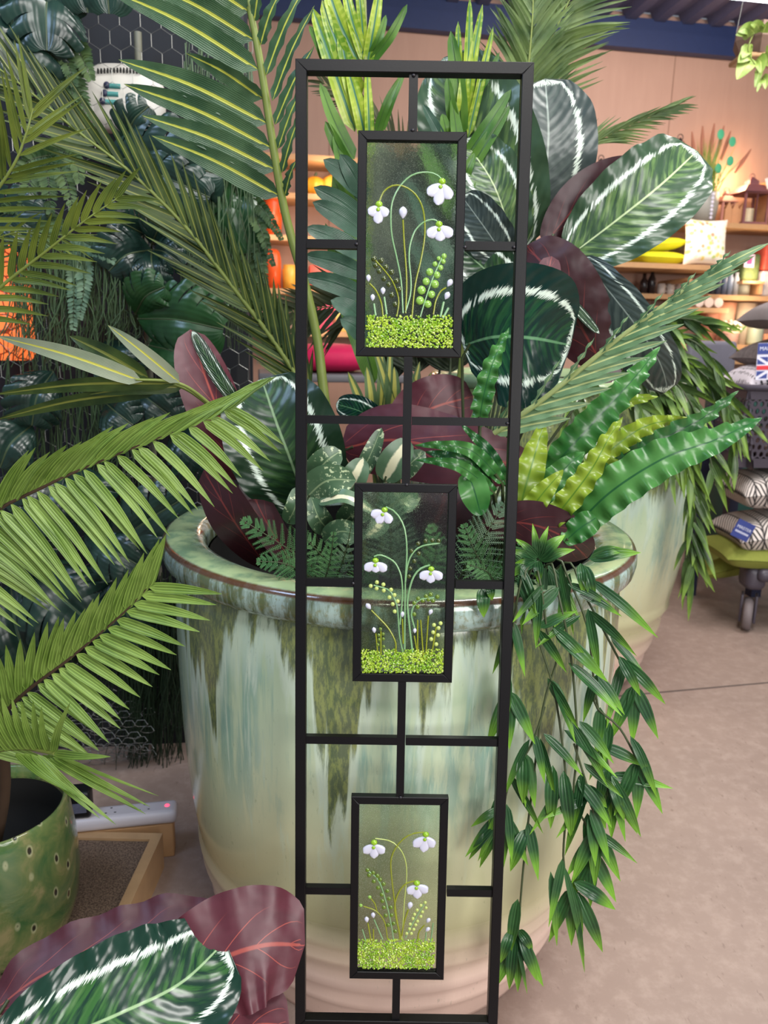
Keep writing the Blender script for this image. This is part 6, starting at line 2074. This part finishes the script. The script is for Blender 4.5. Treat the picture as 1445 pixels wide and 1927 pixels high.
# goods glimpsed through the basket holes
m = MB()
cushion(m, np.array([bxl + 0.34, TY + 0.1, zbot + 0.09]), 0.40, 0.26, 0.16, np.eye(3))
tag(m.build('cushion', plain('pale_pink_check', (208, 176, 170), 0.8, var=0.5, scale=24)), 'pale pink checked cushion inside the trolley basket', 'cushion')


def herring():
    m = NT('herringbone_weave')
    tc, u, v = m.uv()
    x = m.m('MULTIPLY', u, 7.0)
    y = m.m('MULTIPLY', v, 17.0)
    fl_ = m.m('FLOOR', x)
    s = m.m('SUBTRACT', m.m('MULTIPLY', m.m('MODULO', fl_, 2.0), 2.0), 1.0)
    fx = m.m('FRACT', x)
    k = m.m('FRACT', m.m('ADD', y, m.m('MULTIPLY', m.m('MULTIPLY', fx, 2.5), s)))
    edge = m.m('MULTIPLY', m.ss(fx, 0.0, 0.12), m.m('SUBTRACT', 1.0, m.ss(fx, 0.88, 1.0)))
    w_ = m.m('MULTIPLY', m.ss(k, 0.3, 0.42), edge)
    m.bump(w_, 0.8, 0.006)
    return m.fin(m.mix(w_, lin((40, 38, 40)), lin((208, 198, 192))), 0.85)


hb = herring()
ol = plain('olive_linen', (136, 144, 60), 0.9, scale=80)
CC = [
    (1470, 918, 118, hb, 'black and cream herringbone cushion directly under the trolley basket', 0.30, 0.155, 4),
    (1462, 995, 130, hb, 'black and cream herringbone cushion with a blue tag, above the olive cushions', 0.33, 0.15, 8),
    (1450, 1040, 90, ol, 'olive green cushion lying under the tagged herringbone cushion', 0.36, 0.11, -3),
]
zc = [P(1390, 905, TY)[2], P(1390, 985, TY)[2], P(1390, 1035, TY)[2]]
for (px, py, w_, mt, lb, wd_, hh, tilt) in CC:
    q = P(px, py, TY + 0.08)
    a = math.radians(tilt)
    X = np.array([math.cos(a), 0, math.sin(a)])
    Z = np.array([-math.sin(a), 0, math.cos(a)])
    m = MB()
    left = P(1384 if mt is hb and tilt == 4 else (1376 if mt is hb else 1352), py, TY)[0]
    cushion(m, np.array([left + wd_ / 2 + 0.03, TY + 0.08, q[2]]), wd_ + 0.06, 0.36, hh, [X, np.array([0, 1.0, 0]), Z], 0.5)
    tag(m.build('cushion', mt), lb, 'cushion')
q = P(1420, 1078, TY + 0.05)
m = MB()
a = math.radians(-14)
left = P(1350, 1082, TY)[0]
cushion(m, np.array([left + 0.24, TY + 0.28, q[2] - 0.0]), 0.46, 0.24, 0.11, [np.array([math.cos(a), 0, -math.sin(a)]), np.array([0, 1.0, 0]), np.array([math.sin(a), 0, math.cos(a)])])
tag(m.build('cushion', ol), 'olive green cushion slipping off the back of the trolley base', 'cushion')
top1 = P(1470, 688, TY + 0.05)
lft = P(1398, 703, TY)[0]
m = MB()
a = math.radians(12)
cushion(m, np.array([lft + 0.20, TY + 0.08, P(1430, 706, TY)[2]]), 0.42, 0.34, 0.13, [np.array([math.cos(a), 0, math.sin(a)]), np.array([0, 1.0, 0]), np.array([-math.sin(a), 0, math.cos(a)])])
sptm = NT('dotted_cotton')
tc, u, v = sptm.uv()
vo = sptm.n('ShaderNodeTexVoronoi', {'Vector': tc.outputs['UV'], 'Scale': 16.0, 'Randomness': 0.25})
tag(m.build('cushion', sptm.fin(sptm.mix(sptm.ss(vo.outputs['Distance'], 0.22, 0.3), lin((40, 38, 46)), lin((226, 220, 228))), 0.8)), 'white cushion with dark spots on top of the trolley basket', 'cushion')
m = MB()
lft = P(1420, 660, TY)[0]
a = math.radians(15)
cushion(m, np.array([lft + 0.2, TY + 0.1, P(1440, 655, TY)[2]]), 0.40, 0.34, 0.11, [np.array([math.cos(a), 0, math.sin(a)]), np.array([0, 1.0, 0]), np.array([-math.sin(a), 0, math.cos(a)])])
tag(m.build('cushion', plain('grey_stripe_weave', (150, 140, 140), 0.9, var=0.5, scale=60)), 'grey woven cushion above the spotted cushion on the trolley', 'cushion')
m = MB()
lft = P(1434, 590, TY)[0]
cushion(m, np.array([lft + 0.2, TY + 0.1, P(1440, 580, TY)[2]]), 0.40, 0.34, 0.12, [np.array([math.cos(a), 0, math.sin(a)]), np.array([0, 1.0, 0]), np.array([-math.sin(a), 0, math.cos(a)])])
tag(m.build('cushion', plain('grey_felt', (136, 128, 128), 0.9)), 'plain grey cushion at the top of the trolley pile', 'cushion')


def text(body, size, loc, X, Z, mat, parent, name='lettering'):
    cv = bpy.data.curves.new(name, 'FONT')
    cv.body = body
    cv.size = size
    cv.align_x = 'CENTER'
    cv.align_y = 'CENTER'
    cv.extrude = 0.0006
    o = bpy.data.objects.new(name, cv)
    COL.objects.link(o)
    X, Z = nrm(np.array(X, float)), nrm(np.array(Z, float))
    N = np.cross(X, Z)
    org = ROOT[parent.name]
    o.matrix_basis = o.matrix_world = Matrix(((X[0], Z[0], N[0], loc[0] - org[0]), (X[1], Z[1], N[1], loc[1] - org[1]), (X[2], Z[2], N[2], loc[2] - org[2]), (0, 0, 0, 1)))
    me = bpy.data.meshes.new_from_object(o)
    M4 = o.matrix_world.copy()
    bpy.data.objects.remove(o)
    me.materials.clear()
    me.materials.append(mat)
    o = bpy.data.objects.new(name, me)
    COL.objects.link(o)
    o.matrix_basis = M4
    o.parent = parent
    return o


blue = plain('navy_card', (46, 62, 134), 0.5, var=0.08)
whc = plain('white_print', (210, 214, 232), 0.6, var=0.05)
rdc = plain('red_print', (206, 50, 58), 0.6, var=0.05)
# tag on the lower herringbone cushion
qt = P(1398, 998, TY - 0.13)
a = math.radians(-24)
X = np.array([math.cos(a), 0, math.sin(a)])
Z = np.array([-math.sin(a), 0, math.cos(a)])
tg = thing('swing_tag', 'dark blue tag with white lettering on the lower herringbone cushion', 'tag', qt)
m = MB()
m.box(qt, (0.082, 0.0025, 0.08), [X, np.array([0, 1.0, 0]), Z])
m.build('card', blue, tg, smooth=False)
text('MASTER', 0.019, qt + Z * 0.008 - np.array([0, 0.0026, 0]), X, Z, whc, tg)
m = MB()
for k in range(9):
    m.box(qt - Z * 0.012 + X * (k - 4) * 0.0072 - np.array([0, 0.0016, 0]), (0.0046, 0.001, 0.009), [X, np.array([0, 1.0, 0]), Z])
m.build('small_print', whc, tg, smooth=False)
# flag tag beside the spotted cushion
qt = P(1451, 680, TY - 0.12)
X = np.array([1.0, 0, 0.05])
Z = np.array([-0.05, 0, 1.0])
tg = thing('swing_tag', 'blue and white tag with a red, white and blue flag on the trolley pile', 'tag', qt)
m = MB()
m.box(qt, (0.12, 0.0025, 0.15), [nrm(X), np.array([0, 1.0, 0]), nrm(Z)])
m.build('card', plain('white_tag_card', (214, 214, 232), 0.6, var=0.03), tg, smooth=False)
m = MB()
m.box(qt + Z * 0.052 - np.array([0, 0.002, 0]), (0.12, 0.002, 0.044), [nrm(X), np.array([0, 1.0, 0]), nrm(Z)])
m.build('blue_band', blue, tg, smooth=False)
text('MADE', 0.022, qt - X * 0.024 + Z * 0.052 - np.array([0, 0.0042, 0]), X, Z, whc, tg)
m = MB()
for sx in (-1, 1):
    for sz in (-1, 1):
        c0 = qt - Z * 0.025 - np.array([0, 0.002, 0])
        m.poly([c0 + X * sx * 0.014 + Z * sz * 0.022, c0 + X * sx * 0.014 + Z * sz * 0.044, c0 + X * sx * 0.05 + Z * sz * 0.044][::(1 if sx * sz > 0 else -1)])
        m.poly([c0 + X * sx * 0.022 + Z * sz * 0.014, c0 + X * sx * 0.058 + Z * sz * 0.036, c0 + X * sx * 0.058 + Z * sz * 0.014][::(1 if sx * sz > 0 else -1)])
m.build('flag_field', blue, tg, smooth=False)
m = MB()
m.box(qt - Z * 0.025 - np.array([0, 0.002, 0]), (0.118, 0.002, 0.017), [nrm(X), np.array([0, 1.0, 0]), nrm(Z)])
m.box(qt - Z * 0.025 - np.array([0, 0.0021, 0]), (0.017, 0.002, 0.09), [nrm(X), np.array([0, 1.0, 0]), nrm(Z)])
m.build('flag_cross', rdc, tg, smooth=False)

# ------------------------------------------------------------------ hanging planter, strip light
hc = P(1428, 82, 3.3)
hp = thing('hanging_planter', 'six-sided wooden hanging planter with trailing heart-shaped leaves at the top right', 'hanging planter', hc)
m = MB()
hs = 3.2 / F
rows = []
for (z, k) in ((-0.06, 0.72), (0.0, 1.0), (0.06, 0.95)):
    rows.append([hc + np.array([math.cos(q) * 46 * hs * k, math.sin(q) * 46 * hs * k, z * 0.85]) for q in np.linspace(0.2, 0.2 + 2 * PI, 6, endpoint=False)])
m.grid(rows, closed=True)
m.poly(rows[0][::-1])
m.build('wooden_bowl', plain('grey_brown_wood', (122, 96, 82), 0.7), hp, smooth=False)
m = MB()
m.bevel_box(hc + bz * -0.058, (76 * hs, 60 * hs, 0.018), 0.006)
m.build('base_board', M_['wood'], hp)
m = MB()
for q in (0.4, 2.5, 4.6):
    m.tube([hc + np.array([math.cos(q) * 40 * hs, math.sin(q) * 40 * hs, 0.05]), hc + bz * 0.9], 0.0012, 4)
m.build('hanging_cord', M_['wire'], hp)
m = MB()
pothos = blade('pothos_leaf', (120, 150, 64), (164, 186, 96), rib=(190, 200, 120), ribw=0.05, rough=0.4)
M_['pothos'] = pothos
for (a, b, c, d, w_) in ((1420, 60, 1388, 60, 24), (1430, 60, 1412, 46, 20), (1436, 62, 1440, 44, 20), (1410, 70, 1384, 66, 18), (1415, 100, 1388, 118, 30), (1412, 108, 1386, 150, 34), (1425, 110, 1432, 138, 26), (1435, 112, 1456, 128, 26), (1428, 130, 1420, 165, 14), (1434, 145, 1440, 168, 16), (1428, 150, 1424, 174, 10), (1405, 96, 1396, 110, 24), (1440, 100, 1462, 110, 26)):
    q0, q2 = P(a, b, 3.18), P(c, d, 3.12)
    m.leaf([q0, (q0 + q2) / 2 + np.array([0, -0.01, 0.008]), q2], w_ * pxs(q0), (0.35, 0.75), cup=0.15, nu=7, nv=12)
m.build('foliage', pothos, hp)
m = MB()
m.tube([hc + bz * 0.08, P(1412, 76, 3.14), P(1408, 100, 3.14), P(1424, 128, 3.15), P(1432, 165, 3.15)], 0.0025, 5, n=20)
m.build('stem', M_['stem'], hp)
q = P(1560, -2, 4.3)
sl = thing('strip_light', 'glowing white strip light under the roof at the top right corner', 'light', q)
m = MB()
m.bevel_box(q + bz * 0.03, (1.3, 0.14, 0.05), 0.01, BAX)
m.build('housing', plain('white_metal', (220, 220, 224), 0.4), sl)
m = MB()
m.bevel_box(q - bz * 0.012, (1.28, 0.11, 0.03), 0.012, BAX)
em = NT('lit_diffuser')
em.b.inputs['Emission Color'].default_value = (0.92, 0.95, 1, 1)
em.b.inputs['Emission Strength'].default_value = 14.0
m.build('diffuser', em.fin((0.9, 0.9, 0.9, 1), 0.4), sl)
# warm shelf lights
for (px, py, e_, off) in ((1385, 335, 7, 0.15), (1480, 400, 3, 0.3)):
    q = wallpt(px, py, off)
    lamp('shelf_glow', 'POINT', q, e_, (1.0, 0.62, 0.32), size=0.05)
for (px, py, e_, off) in ((1300, 440, 2.0, 0.50), (1420, 520, 4.0, 0.34), (1400, 600, 4.5, 0.4), (620, 330, 3.5, 0.4), (620, 480, 3.5, 0.5), (520, 420, 3.0, 0.5), (620, 600, 3.5, 0.6)):
    q = wallpt(px, py, off)
    lamp('shelf_lamp', 'POINT', q, e_, (1.0, 0.72, 0.5), size=0.06)
